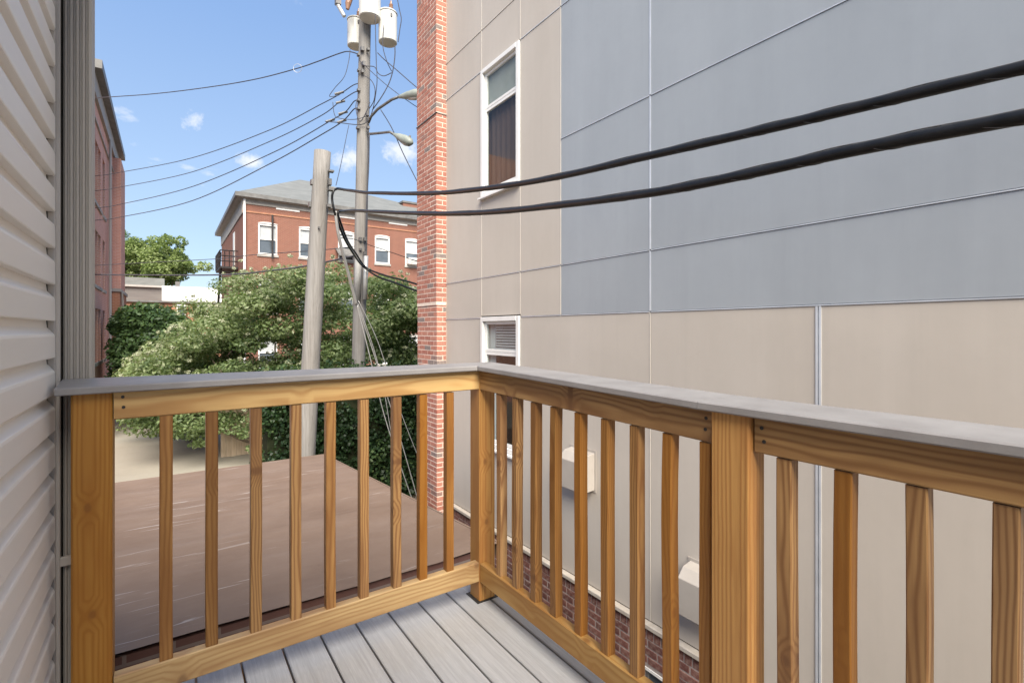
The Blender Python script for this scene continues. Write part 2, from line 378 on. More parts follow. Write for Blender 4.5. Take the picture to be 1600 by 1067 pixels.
BD_STOPS = [(0.0, (0.115, 0.048, 0.042)), (0.5, (0.16, 0.062, 0.050)), (1.0, (0.20, 0.085, 0.068))]
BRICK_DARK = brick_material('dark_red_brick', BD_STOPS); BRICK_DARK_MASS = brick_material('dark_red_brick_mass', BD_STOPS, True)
MORTAR = mottled('pale_mortar', (0.64, 0.52, 0.43), (0.76, 0.64, 0.54), 25, 0.95, 0.1, bump=0.4)
MORTAR_GREY = mottled('grey_mortar', (0.30, 0.25, 0.23), (0.40, 0.34, 0.31), 25, 0.95, 0.1, bump=0.4)
RUBBER = mottled('black_cable_jacket', (0.006, 0.006, 0.0065), (0.014, 0.0135, 0.0135), 14, 0.36, 0.28, bump=0.15, bscale=50, bdist=0.002)
WIRE = mottled('weathered_wire', (0.035, 0.035, 0.045), (0.07, 0.07, 0.085), 4, 0.6, 0.3)
STEELWIRE = mottled('galvanised_strand', (0.38, 0.37, 0.35), (0.52, 0.51, 0.49), 6, 0.45, 0.5, 0.4)
METAL = mottled('grey_hardware', (0.10, 0.10, 0.10), (0.20, 0.19, 0.18), 12, 0.5, 0.5, 0.5)
TANK = mottled('transformer_grey_paint', (0.50, 0.49, 0.45), (0.62, 0.61, 0.57), 4, 0.4, 0.45)
PORCELAIN = mottled('porcelain', (0.22, 0.12, 0.07), (0.34, 0.19, 0.12), 9, 0.25, 0.6)
def pole_material():
    m, g, b = material('weathered_pole_wood', 0.85, 0.15); v = obj_vec(g)
    st = g.noise(g.map(v, (26, 26, .8)), 1, 5, 0.65); n = g.noise(g.map(v, (2.2, 2.2, .9)), 1, 4, 0.6); ck = g.noise(g.map(v, (60, 60, 1.1)), 1, 3, 0.6)
    col = g.ramp(st, [(0.25, (0.165, 0.155, 0.143)), (0.75, (0.30, 0.285, 0.268))])
    col = g.mix(g.math('MULTIPLY', g.ramp(n, [(0.42, 0.0), (0.75, 1.0)]), 0.55), col, (0.165, 0.145, 0.125))
    col = g.mix(g.math('MULTIPLY', g.ramp(ck, [(0.62, 0.0), (0.72, 1.0)]), 0.6), col, (0.09, 0.075, 0.06))
    g.link(col, b.inputs['Base Color']); g.link(g.bump(g.math('ADD', st, ck), 0.6, 0.012), b.inputs['Normal']); return m
POLE = pole_material()
def roof_material():
    m, g, b = material('brown_roof_coating', 0.9, 0.08); v = obj_vec(g)
    n = g.noise(v, 1.1, 5, 0.6); st = g.noise(g.map(v, (0.9, 2.6, 1)), 1.0, 6, 0.62, 0.8); sc = g.noise(g.map(v, (1.1, 15, 1)), 1.0, 5, 0.6, 0.8)
    col = g.ramp(n, [(0.3, (0.180, 0.124, 0.092)), (0.7, (0.228, 0.165, 0.127))])
    col = g.mix(g.math('MULTIPLY', g.ramp(st, [(0.50, 0.0), (0.75, 1.0)]), 0.35), col, (0.26, 0.205, 0.172))
    col = g.mix(g.math('MULTIPLY', g.ramp(st, [(0.30, 1.0), (0.44, 0.0)]), 0.22), col, (0.125, 0.085, 0.067))
    col = g.mix(g.math('MULTIPLY', g.ramp(sc, [(0.61, 0.0), (0.69, 1.0)]), g.ramp(g.noise(v, .9, 3, .5), [(0.42, 0.0), (0.56, 0.8)])), col, (0.50, 0.45, 0.41))
    g.link(col, b.inputs['Base Color']); g.link(g.bump(g.math('ADD', st, g.math('MULTIPLY', n, 2.0)), 0.35, 0.03), b.inputs['Normal']); return m
ROOF = roof_material()
def concrete_material():
    m, g, b = material('pale_concrete', 0.85, 0.2); v = obj_vec(g)
    n = g.noise(v, 0.35, 6, 0.65); n2 = g.noise(v, 9, 5, 0.7)
    col = g.ramp(n, [(0.3, (0.27, 0.245, 0.20)), (0.7, (0.33, 0.305, 0.255))])
    col = g.mix(g.math('MULTIPLY', g.ramp(n2, [(0.45, 0.0), (0.8, 1.0)]), 0.3), col, (0.22, 0.20, 0.17))
    g.link(col, b.inputs['Base Color']); g.link(g.bump(n2, 0.3, 0.01), b.inputs['Normal']); return m
CONCRETE = concrete_material()
FARBRICK = far_brick('far_red_brick', (0.20, 0.080, 0.054), (0.16, 0.064, 0.045), (0.27, 0.17, 0.13))
FARBRICK_PINK = far_brick('far_pink_brick', (0.58, 0.285, 0.215), (0.52, 0.245, 0.185), (0.60, 0.44, 0.36))
ORANGEBRICK = far_brick('far_orange_brick', (0.34, 0.140, 0.075), (0.29, 0.115, 0.065), (0.40, 0.28, 0.20))
SLATE = mottled('grey_roofing', (0.14, 0.143, 0.135), (0.19, 0.193, 0.182), 1.2, 0.7, 0.25, stretch=(1, 1, 3), tint=0.05)
GREYSTONE = mottled('pale_trim_paint', (0.30, 0.28, 0.255), (0.39, 0.365, 0.335), 2, 0.75, 0.2)
DARKGUTTER = mottled('dark_gutter', (0.10, 0.095, 0.09), (0.17, 0.165, 0.155), 3, 0.5, 0.4)
FARWHITE = mottled('white_render', (0.72, 0.72, 0.70), (0.80, 0.80, 0.79), 1, 0.8, 0.2)
GREYRENDER = mottled('grey_boarding', (0.12, 0.11, 0.105), (0.16, 0.15, 0.14), 1.5, 0.8, 0.2, stretch=(.3, .3, 3))
IRON = mottled('black_iron', (0.015, 0.014, 0.014), (0.035, 0.03, 0.03), 6, 0.55, 0.4)
FENCE = mottled('tan_fence_board', (0.42, 0.31, 0.21), (0.55, 0.43, 0.31), 3, 0.8, 0.2, stretch=(5, 5, .6), tint=0.08)
LEAF_MYRTLE = leaf_material('myrtle_leaf', [(0.0, (0.08, 0.115, 0.052)), (0.4, (0.175, 0.235, 0.10)), (0.75, (0.28, 0.34, 0.16)), (1.0, (0.36, 0.385, 0.24))], 0.5)
LEAF_DARK = leaf_material('dark_leaf', [(0.0, (0.030, 0.056, 0.024)), (0.6, (0.07, 0.125, 0.045)), (1.0, (0.14, 0.20, 0.08))], 0.35)
LEAF_BRIGHT = leaf_material('bright_leaf', [(0.0, (0.14, 0.19, 0.06)), (0.6, (0.27, 0.34, 0.12)), (1.0, (0.38, 0.44, 0.20))], 0.5)
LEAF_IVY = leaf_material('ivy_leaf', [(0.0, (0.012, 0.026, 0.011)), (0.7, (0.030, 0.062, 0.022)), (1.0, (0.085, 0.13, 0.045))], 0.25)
BLOSSOM = leaf_material('cream_blossom', [(0.0, (0.30, 0.33, 0.19)), (1.0, (0.52, 0.52, 0.38))], 0.25)
BARK = mottled('grey_brown_bark', (0.09, 0.065, 0.048), (0.19, 0.145, 0.11), 6, 0.9, 0.1, stretch=(4, 4, .8), bump=0.5, bscale=20, bdist=0.02)
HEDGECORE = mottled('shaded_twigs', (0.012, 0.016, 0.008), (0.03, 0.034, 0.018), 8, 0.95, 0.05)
BOXPAINT = mottled('beige_metal_paint', (0.36, 0.325, 0.285), (0.40, 0.365, 0.325), 5, 0.5, 0.3)
EARTH = mottled('alley_earth', (0.16, 0.13, 0.10), (0.24, 0.20, 0.16), 2, 0.95, 0.1, bump=0.4, bscale=30, bdist=0.02)

# ------------------------------------------------------------------ the ground
b = MB(); b.add([(-500, -300, GROUND), (500, -300, GROUND), (500, 700, GROUND), (-500, 700, GROUND)], [(0, 1, 2, 3)])
tag(b.build('ground', EARTH, fix=False), kind='structure')
b = MB(); b.box(-14, 2.6, 8.9, 60, GROUND - .1, GROUND + .02)
b.box(2.28, 3.2, -6, 8.9, GROUND - .1, GROUND + .016)
tag(b.build('pavement', CONCRETE), kind='structure')

# ------------------------------------------------------------------ left house with vinyl siding
WX, WY1 = -0.285, 2.105
house = thing('siding_house', 'beige vinyl sided house at the left edge with a fluted downspout on its corner', 'house', (-3, 0, GROUND))
b = MB(); b.box(-7, WX - 0.028, -5, WY1 + 0.008, GROUND, 1.5); b.build('wall', DARKWALL, house)
b = MB(); b.box(-7.2, WX + .12, -5.2, WY1 + .0, 1.5, 1.6); b.build('roof', SLATE, house)
pitch, nrow = 0.1131, 35
# Dutch lap profile, x outwards from the wall
lap = [(-.028, 0.002), (-.0015, 0.0), (0.0, 0.003), (-.001, .066), (-.003, .073), (-.015, .086), (-.0215, .094), (-.0235, .1165), (-.028, .1165)]
ybrk = [-5, 2.062]
def siding_mesh():
    b = MB(); n = len(lap); ys = [-5, -2, 0, 1, 1.5, 1.8, 2.0, 2.072, 2.086]; vs = []; fs = []
    for j, y in enumerate(ys):
        for (x, z) in lap:
            vs.append((x - (0.004 if j == len(ys) - 1 and x > -.01 else 0), y, z))
    for j in range(len(ys) - 1):
        for k in range(n): fs.append((j * n + k, j * n + (k + 1) % n, (j + 1) * n + (k + 1) % n, (j + 1) * n + k))
    fs += [tuple(range(n))[::-1], tuple((len(ys) - 1) * n + k for k in range(n))]
    b.add(vs, fs); return b.mesh('siding_board', SIDING)
sm = siding_mesh()
z0 = -2.46
for i in range(nrow):
    o = put('siding_board', sm, (WX, 0, z0 + i * pitch), house)
b = MB()   # J channel at the end of the courses
b.box(WX - .022, WX - .004, 2.090, 2.108, -2.5, 1.49); b.box(WX - .010, WX + .006, 2.1085, 2.122, -2.5, 1.49)
b.build('corner_channel', SPOUT_PALE, house, bevel=.002)
b = MB(); b.box(WX - .1, WX + .0085, 2.1235, 2.21, -2.5, 1.49); b.build('corner_gap_shade', DARKWALL, house)  # dark box stands in for the shadow gap beside the downspout
# fluted rectangular downspout
sx0, sx1, sy0, sy1 = WX + .010, WX + .082, 2.128, 2.205
prof = [(sx0, sy0 + .006)]; nr = 4; wv = (sx1 - sx0 - .012) / nr
for k in range(nr):
    x = sx0 + .006 + k * wv
    prof += [(x, sy0), (x + wv * .18, sy0), (x + wv * .34, sy0 + .009), (x + wv * .62, sy0 + .009), (x + wv * .8, sy0)]
prof += [(sx1 - .004, sy0), (sx1, sy0 + .005)]
for k in range(3):
    y = sy0 + .014 + k * .02
    prof += [(sx1, y), (sx1 - .006, y + .006), (sx1 - .006, y + .010), (sx1, y + .015)]
prof += [(sx1, sy1), (sx0, sy1)]
b = MB(); b.extrude(prof, 'Z', -1.34, 1.49); b.build('downspout', SPOUT, house)
b = MB(); b.box(WX - .004, WX + .060, 2.112, 2.1255, -.752, -.722); b.build('downspout_strap', SPOUT_PALE, house, bevel=.002)
b = MB(); b.box(WX - .012, WX + .02, 2.09, 2.2, -1.42, -1.35); b.build('downspout_shoe', SPOUT_PALE, house, bevel=.004)

# ------------------------------------------------------------------ the deck
DZ = -1.25
deck = thing('deck', 'raised deck of pale grey composite boards enclosed by a pine railing', 'deck', (0.5, 0, GROUND), kind='structure')
edges = [-.266, -.202 - .0] + [-.202 + .144 * k for k in range(1, 12)]
dm = {}
for a, c in zip(edges[:-1], edges[1:]):
    w = c - a - .0075
    if c > 1.31: w = 1.312 - a; c = 1.312 + .0055
    me = board_mesh('deck_board', w, .025, 3.5, DECK, .003, 8)
    put('deck_board', me, ((a + .00275 + a + .00275 + w) / 2, 2.145 - 1.75, DZ - .0125), deck, ROT['Y'])
for y in (-1.2, -.8, -.4, 0, .4, .8, 1.2, 1.6, 2.12):
    timber('joist', .038, .184, (-.26, y, DZ - .12), (1.29, y, DZ - .12), PINE, deck, spin=0)
timber('rim_joist', .038, .184, (1.29, -1.4, DZ - .12), (1.29, 2.13, DZ - .12), PINE, deck)
for x, y in ((1.2, 1.9), (-.15, 1.9), (1.2, -1.0)):
    timber('support_post', .14, .14, (x, y, GROUND), (x, y, DZ - .21), PINE_POST, deck)

# ------------------------------------------------------------------ the railing
rail = thing('deck_railing', 'new pine deck railing with square balusters under a grey cap board', 'railing', (1.2, 1.98, DZ))
YF, XR = 1.96, 1.18
SAG = -.025
def rz(y):    # the side run drops a little from the corner to the mid post
    return SAG * min(1, max(0, (1.95 - y) / 1.15))
def post(x0, x1, y0, y1, ztop, label=None):
    o = timber('post', x1 - x0, y1 - y0, ((x0 + x1) / 2, (y0 + y1) / 2, DZ), ((x0 + x1) / 2, (y0 + y1) / 2, ztop), PINE_POST, rail, ch=.005)
    if label: o['label'] = label
    return o
post(-.236, -.139, YF + .0, YF + .092, -.188, 'wide post beside the vinyl siding')
post(1.180, 1.266, YF + .0, YF + .088, -.188, 'corner post where the two runs meet')
post(1.168, 1.240, .664, .770, -.212, 'thick post in the middle of the side run')
post(1.176, 1.262, -.62, -.53, -.212)
b = MB(); b.box(1.165, 1.275, 1.95, 2.058, DZ - .001, DZ + .004); b.build('post_shim', SCREW, rail)
# front run along X
def hrail(name, p0, p1, mat, w=.038, h=.089, warp=0.0): return timber(name, w, h, p0, p1, mat, rail, ch=.0035, warp=warp, seg=10)
T0 = -.274 + .0445
fr_top = hrail('top_rail', (-.136, YF + .021, T0 - .003), (1.178, YF + .021, T0 + .002), PINE_PALE)
fr_bot = hrail('bottom_rail', (-.136, YF + .021, -1.117), (1.178, YF + .021, -1.113), PINE_PALE)
# side run along Y, in two lengths either side of the mid post
s1 = hrail('top_rail', (XR + .021, 1.956, T0 + rz(1.95)), (XR + .021, .773, T0 + rz(.8)), PINE)
s2 = hrail('top_rail', (XR + .021, .659, T0 + rz(.7)), (XR + .021, -.53, T0 + rz(.7)), PINE)
hrail('bottom_rail', (XR + .021, 1.956, -1.115), (XR + .021, .772, -1.115), PINE_PALE)
hrail('bottom_rail', (XR + .021, .660, -1.115), (XR + .021, -.53, -1.115), PINE_PALE)
def screw(par, p, axis):
    b = MB(); d = Vector((-.0012, 0, 0)) if axis == 'X' else Vector((0, -.0012, 0)); p = Vector(p)
    b.tube([-d, d], .0048, 10); o = put('screw', b.mesh('screw', SCREW), (0, 0, 0), par)
    rm = par.rotation_euler.to_matrix(); o.location = rm.transposed() @ (p - base_of(par)); o.rotation_euler = rm.transposed().to_euler()
for dx, dz in ((.022, .022), (.024, -.010)): screw(fr_top, (-.136 + dx, YF + .0018, T0 + dz), 'Y')
for dy, dz in ((.019, .020), (.021, -.010)): screw(s1, (XR + .0018, .773 + dy, T0 + rz(.8) + dz), 'X')
for dy, dz in ((.018, .018), (.024, -.014)): screw(s2, (XR + .0018, .659 - dy, T0 + rz(.7) + dz), 'X')
random.seed(5)
for x in (-.021, .108, .242, .376, .502, .631, .769, .887, 1.016):
    zt = -.277; w = .036
    timber('baluster', w, w, (x + .018, YF + .024, -1.071), (x + .018 + random.uniform(-.002, .002), YF + .024, zt), PINE_BALUSTER, rail, ch=.0025, warp=.0015, spin=random.choice((0, R(90), R(180), R(270))))
for y in (1.851, 1.725, 1.598, 1.474, 1.336, 1.205, 1.078, .951, .826, .616, .490, .363, .236, .108, -.02, -.15, -.28, -.41):
    yc = y * (1.187 / 1.2) - .0175; zt = -.277 + rz(yc); w = .0355
    timber('baluster', w, w, (1.187 + .0178, yc, -1.071), (1.187 + .0178, yc + random.uniform(-.002, .002), zt), PINE_BALUSTER, rail, ch=.0025, warp=.0024, spin=random.choice((0, R(90), R(180), R(270))))
# grey cap boards
def cap(name, ring0, ring1, seg=10):
    """chamfered board between two end sections (each: inner-top, outer-top, outer-bottom, inner-bottom)"""
    vs = []; fs = []
    for i in range(seg + 1):
        t = i / seg; q = [Vector(a).lerp(Vector(c), t) for a, c in zip(ring0, ring1)]
        for k in range(4):
            a = (q[k - 1] - q[k]).normalized(); c = (q[(k + 1) % 4] - q[k]).normalized(); vs += [q[k] + a * .0035, q[k] + c * .0035]
    for i in range(seg):
        for k in range(8): fs.append((i * 8 + k, i * 8 + (k + 1) % 8, i * 8 + 8 + (k + 1) % 8, i * 8 + 8 + k))
    fs += [tuple(range(8))[::-1], tuple(seg * 8 + k for k in range(8))]
    b = MB(); b.add(vs, fs); return b.build(name, CAPGREY, rail)
ci, co, ciy, coy = 1.152, 1.345, 1.930, 2.122; th = .0225
cap('rail_cap', [(-.268, ciy, -.169), (-.274, coy, -.156), (-.274, coy, -.178), (-.268, ciy, -.1915)],
    [(ci - .0015, ciy, -.161), (co - .0015, coy, -.160), (co - .0015, coy, -.1825), (ci - .0015, ciy, -.1835)])
c1 = -.1615
cap('rail_cap', [(ci + .0015, ciy, c1), (co + .0015, coy, c1 + .001), (co + .0015, coy, c1 - th + .001), (ci + .0015, ciy, c1 - th)],
    [(ci, .80, c1 + SAG - .001), (co, .80, c1 + SAG), (co, .80, c1 + SAG - th), (ci, .80, c1 + SAG - th - .001)])
cap('rail_cap', [(ci, .7985, c1 + SAG - .001), (co, .7985, c1 + SAG), (co, .7985, c1 + SAG - th), (ci, .7985, c1 + SAG - th - .001)],
    [(ci, -.65, c1 + SAG - .003), (co, -.65, c1 + SAG - .002), (co, -.65, c1 + SAG - th - .002), (ci, -.65, c1 + SAG - th - .003)])

# ------------------------------------------------------------------ flat-roofed extension below the deck
ext = thing('roof_extension', 'low extension with a worn brown coated flat roof below the deck', 'building', (-1, 5, GROUND))
RE, RY0, RY1 = 2.20, 3.36, 8.84
def roofz(y): return -1.467 - .075 * y
random.seed(3)
b = MB(); nx, ny = 40, 40; vs = []; x0 = -5.0
for j in range(ny + 1):
    for i in range(nx + 1):
        x = x0 + (RE - x0) * i / nx; y = RY0 + (RY1 - RY0) * j / ny
        w = .010 * math.sin(x * 1.7 + y * .6) + .008 * math.sin(y * 5.1 + x * .5) + random.uniform(-.003, .003)
        edge = min(1, min(nx - i, ny - j, 3) / 3)
        vs.append((x, y, roofz(y) + w * edge))
fs = [(j * (nx + 1) + i, j * (nx + 1) + i + 1, (j + 1) * (nx + 1) + i + 1, (j + 1) * (nx + 1) + i) for j in range(ny) for i in range(nx)]
b.add(vs, fs); b.build('roof', ROOF, ext, smooth=True, fix=False)
b = MB()
b.hexa([(RE + .001, RY0, roofz(RY0) - .11), (RE + .022, RY0, roofz(RY0) - .11), (RE + .022, RY1 + .02, roofz(RY1) - .11), (RE + .001, RY1 + .02, roofz(RY1) - .11),
        (RE + .001, RY0, roofz(RY0) + .004), (RE + .022, RY0, roofz(RY0) + .004), (RE + .022, RY1 + .02, roofz(RY1) + .004), (RE + .001, RY1 + .02, roofz(RY1) + .004)])
b.box(x0, RE, RY1 + .001, RY1 + .02, roofz(RY1) - .12, roofz(RY1) + .003)
b.build('roof_edge', ROOF, ext)
b = MB(); b.hexa([(x0 + .02, RY0 + .02, GROUND), (RE - .03, RY0 + .02, GROUND), (RE - .03, RY1 - .03, GROUND), (x0 + .02, RY1 - .03, GROUND),
        (x0 + .02, RY0 + .02, roofz(RY0) - .03), (RE - .03, RY0 + .02, roofz(RY0) - .03), (RE - .03, RY1 - .03, roofz(RY1) - .03), (x0 + .02, RY1 - .03, roofz(RY1) - .03)])
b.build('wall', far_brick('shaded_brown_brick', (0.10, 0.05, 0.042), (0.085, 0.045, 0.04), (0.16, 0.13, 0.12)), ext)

# ------------------------------------------------------------------ panel-clad building on the right
XW = 3.30
ROWS = dict(F=-2.42, A=.155, B=.667, C=1.953, D=3.305, E=3.83, T=6.0)
VC = [6.41, 5.43, 4.585, 3.877, 2.7325, 1.4336, .10, -1.2, -2.5, -6.0]
pb = thing('panel_building', 'tall building clad in beige and blue grey panels with a brick corner pier', 'building', (6, 0, GROUND))
b = MB(); WL = XW + .0135   # wall layer with the window openings, then the body behind
b.box(WL, 3.55, -6, 4.60, GROUND, 6); b.box(WL, 3.55, 5.415, 7.05, GROUND, 6)
for za, zb in ((GROUND, -1.45), (.155, 1.68), (3.30, 6)): b.box(WL, 3.55, 4.60, 5.415, za, zb)
b.box(3.55, 4.6, 6.9, 7.05, GROUND, 6); b.box(3.55, 4.6, -6, -5.85, GROUND, 6); b.box(4.6, 11, -6, 7.05, GROUND, 6)
b.box(3.55, 4.6, -5.85, 6.9, 5.8, 6); b.box(3.55, 4.6, -5.85, 6.9, .6, .75)
b.build('wall', DARKROOM, pb)
b = MB(); b.box(XW - .04, 11.1, -6.1, 7.1, 6.002, 6.2); b.build('parapet', REVEAL, pb)
G = .0075
def panel(ya, yb, za, zb, mat, far_gap=G):
    b = MB(); b.box(XW, XW + .012, min(ya, yb) + G, max(ya, yb) - G, za + G * .8, zb - G * .8)
    return b.build('wall_panel', mat, pb, bevel=.0012)
def vtrim(y, za, zb, mat, w=.0125, proud=.003):
    b = MB(); b.box(XW - proud, XW + .0125, y - w / 2, y + w / 2, za + .006, zb - .006); return b.build('trim_strip', mat, pb)
def htrim(z, ya, yb, mat, proud=.006):
    b = MB(); b.box(XW - proud, XW + .0125, min(ya, yb) + .002, max(ya, yb) - .002, z - .0045, z + .0015)
    b.box(XW + .004, XW + .013, min(ya, yb) + .002, max(ya, yb) - .002, z + .0018, z + .0045)
    return b.build('flashing_strip', mat, pb)
r = ROWS
for za, zb in ((r['F'], r['A']), (r['A'], r['B']), (r['B'], r['D']), (r['D'], r['E']), (r['E'], r['T'])):
    panel(VC[0], VC[1], za, zb, BEIGE)
    panel(VC[2], VC[3] if za != r['F'] else VC[4], za, zb, BEIGE)
for za, zb in ((r['F'], -1.445), (.175, r['B']), (r['B'], 1.675), (r['D'] + .0, r['E']), (r['E'], r['T'])): panel(VC[1], VC[2], za, zb, BEIGE)
for za, zb in ((r['A'], r['B']), (r['B'], r['C']), (r['C'], r['D']), (r['D'], r['E']), (r['E'], r['T'])):
    panel(VC[3], VC[4], za, zb, BLUE); panel(VC[4], -.35, za, zb, BLUE); panel(-.35, -6, za, zb, BLUE)
panel(VC[4], VC[5], r['F'], r['A'], BEIGE); panel(VC[5], -.9, r['F'], r['A'], BEIGE); panel(-.9, -6, r['F'], r['A'], BEIGE)
for y, mat, w, segs in ((VC[1], REVEAL_BEIGE, .009, ((r['F'], -1.45), (.18, r['B']), (r['B'], 1.67), (r['D'], r['E']), (r['E'], r['T']))),
                        (VC[2], REVEAL_BEIGE, .009, ((r['F'], -1.45), (.18, r['B']), (r['B'], 1.67), (r['D'], r['E']), (r['E'], r['T']))),
                        (VC[3], REVEAL_BEIGE, .010, ((r['A'], r['B']), (r['B'], r['D']), (r['D'], r['E']), (r['E'], r['T']))),
                        (VC[4], REVEAL_BEIGE, .008, ((r['F'], r['A']),)),
                        (VC[4], REVEAL, .014, ((r['A'], r['B']), (r['B'], r['C']), (r['C'], r['D']), (r['D'], r['E']), (r['E'], r['T']))),
                        (-.35, REVEAL, .014, ((r['A'], r['B']), (r['B'], r['C']), (r['C'], r['D']), (r['D'], r['E'])))):
    for za, zb in segs: vtrim(y, za, zb, mat, w)
b = MB(); y5 = VC[5]     # wider double reveal in the lower row
b.box(XW - .005, XW + .0125, y5 - .016, y5 - .004, r['F'] + .01, r['A'] - .006); b.box(XW + .003, XW + .0125, y5 - .0038, y5 + .0038, r['F'] + .01, r['A'] - .006)
b.box(XW - .005, XW + .0125, y5 + .004, y5 + .016, r['F'] + .01, r['A'] - .006); b.build('trim_strip', REVEAL, pb)
for z, spans in ((r['A'], ((6.41, 5.44), (4.56, 3.88), (3.87, 2.74), (2.725, -.35), (-.35, -6))), (r['B'], ((6.41, 5.44), (5.42, 4.595), (4.575, 3.885), (3.87, 2.74), (2.725, -.35))),
                 (r['C'], ((3.87, 2.74), (2.725, -.35))), (r['D'], ((6.41, 5.44), (4.575, 3.885), (3.87, 2.74), (2.725, -.35))),
                 (r['E'], ((6.41, 5.44), (5.42, 4.595), (4.575, 3.885), (3.87, 2.74), (2.725, -.35)))):
    for a, c in spans: htrim(z, a, c, REVEAL if z != r['E'] else REVEAL_BEIGE)

def sash_window(y0, y1, z0, z1, ztr, fill):
    """white window: outer casing, upper and lower sash, sloping sill; y0 < y1"""
    x0 = XW - .022; c = .055
    b = MB()
    b.box(x0, XW + .05, y0, y0 + c, z0, z1); b.box(x0, XW + .05, y1 - c, y1, z0, z1); b.box(x0 - .004, XW + .05, y0 + c, y1 - c, z1 - c, z1)
    b.box(x0, XW + .05, y0 + c, y1 - c, z0, z0 + c * .9)
    w = b.build('window', WHITE, pb, bevel=.003)
    b = MB(); b.hexa([(x0 - .035, y0 - .012, z0 - .035), (XW + .02, y0 - .012, z0 - .035), (XW + .02, y1 + .012, z0 - .035), (x0 - .035, y1 + .012, z0 - .035),
                      (x0 - .035, y0 - .012, z0 - .012), (XW + .02, y0 - .012, z0 - .001), (XW + .02, y1 + .012, z0 - .001), (x0 - .035, y1 + .012, z0 - .012)])
    b.build('sill', WHITE, w)
    b = MB(); s = .035; xa, xb = XW + .012, XW + .046
    a, d = y0 + c + .002, y1 - c - .002
    for za, zb in ((z0 + c, ztr - .002), (ztr + .002, z1 - c - .002)):
        b.box(xa, xb, a, a + s, za, zb); b.box(xa, xb, d - s, d, za, zb); b.box(xa + .001, xb, a + s, d - s, za, za + s); b.box(xa + .001, xb, a + s, d - s, zb - s, zb)
    b.build('sash', WHITE, w, bevel=.002)
    for za, zb in ((z0 + c + s, ztr - .002 - s), (ztr + .002 + s, z1 - c - .002 - s)):
        b = MB(); b.box(xb - .02, xb - .015, a + s, d - s, za, zb); b.build('pane', GLASS, w)
    return w
w1 = sash_window(4.590, 5.425, 1.69, 3.30, 2.79, 'brown')
w2 = sash_window(4.590, 5.425, -1.44, .165, -.27, 'blind')
b = MB()   # brown folded sheet added inside the upper window to imitate a brick reflection
pts = [(3.385 + .006 * math.sin(k * 1.3), 4.55 + .92 * k / 40) for k in range(41)]
for (xa, ya), (xb, yb) in zip(pts[:-1], pts[1:]): b.add([(xa, ya, 1.66), (xb, yb, 1.66), (xb, yb, 3.32), (xa, ya, 3.32)], [(0, 1, 2, 3)])
b.build('curtain_and_reflection', BRICK_REFLECTION, w1, smooth=True)
b = MB(); b.box(3.352, 3.358, 4.645, 5.37, 2.80, 3.25); b.build('pane_reflection_sheet', mottled('grey_pane_reflection', (0.33, 0.32, 0.28), (0.42, 0.41, 0.37), 3, .9, .05), w1)  # grey sheet added behind the top pane for its pale reflective look
b = MB()
for k in range(14): b.box(3.36, 3.378, 4.62, 5.2, .16 - .033 * (k + 1), .16 - .033 * (k + 1) + .022)
b.build('blind', BLIND, w2)
b = MB(); pts = [(3.375 + .012 * math.sin(k * 1.6), 5.2 + .22 * k / 14) for k in range(15)]
for (xa, ya), (xb, yb) in zip(pts[:-1], pts[1:]): b.add([(xa, ya, -1.44), (xb, yb, -1.44), (xb, yb, .16), (xa, ya, .16)], [(0, 1, 2, 3)])
b.build('curtain_and_reflection', BLIND, w2, smooth=True)

# base: ledge, bricks, basement window
b = MB(); b.box(XW - .055, XW + .013, -6, 6.405, r['F'] - .045, r['F'] - .004); b.build('ledge', STONE, pb, bevel=.006)
BX = XW - .022; WB = (2.36, 2.775, -3.25, -2.80)
b = MB()
b.box(BX + .004, XW + .013, -6, WB[0], GROUND, r['F'] - .046); b.box(BX + .004, XW + .013, WB[1], 6.405, GROUND, r['F'] - .046)
b.box(BX + .004, XW + .013, WB[0], WB[1], GROUND, WB[2]); b.box(BX + .004, XW + .013, WB[0], WB[1], WB[3], r['F'] - .046)
b.build('mortar', MORTAR_GREY, pb)
bw = MB(); bw.box(XW + .004, XW + .012, WB[0] + .03, WB[1] - .03, WB[2] + .03, WB[3] - .03); bwo = bw.build('basement_window', FARGLASS, pb)
b = MB(); b.box(BX - .004, XW + .012, WB[0], WB[1], WB[3] - .026, WB[3] - .002); b.build('lintel', WHITE, bwo)
b = MB(); b.box(BX + .01, XW + .012, WB[0] + .001, WB[0] + .03, WB[2], WB[3] - .03); b.build('frame', DARKGUTTER, bwo); b = MB(); b.box(BX + .01, XW + .012, WB[1] - .03, WB[1] - .001, WB[2], WB[3] - .03); b.build('frame', DARKGUTTER, bwo)
bricks = []      # (kind, x0,x1,y0,y1,z0,z1, weight)
random.seed(11)
CH = .0694; LP = .2035; J = .0125
zt = r['F'] - .050
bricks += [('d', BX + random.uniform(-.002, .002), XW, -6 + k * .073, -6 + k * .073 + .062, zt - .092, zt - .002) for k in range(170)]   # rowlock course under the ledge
zc = zt - .102; i = 0
while zc - CH > GROUND:
    y = -6 + (LP / 2 if i % 2 else 0)
    while y < 6.38:
        y1 = min(y + LP - J, 6.40)
        inside = zc > WB[2] and zc - CH + .01 < WB[3] + .02 and y1 > WB[0] and y < WB[1]
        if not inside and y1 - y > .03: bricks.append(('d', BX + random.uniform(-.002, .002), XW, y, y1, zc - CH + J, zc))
        y += LP
    zc -= CH; i += 1
PX, PY0, PY1 = 3.15, 6.41, 7.07
b = MB(); b.box(PX + .0025, XW + .3, PY0 + .003, PY1 - .003, GROUND, .36); b.box(PX - .0075, XW + .3, PY0 - .003, PY1 - .003, .3605, 6.0); b.build('pier_core', MORTAR, pb)
z = -3.2; i = 0
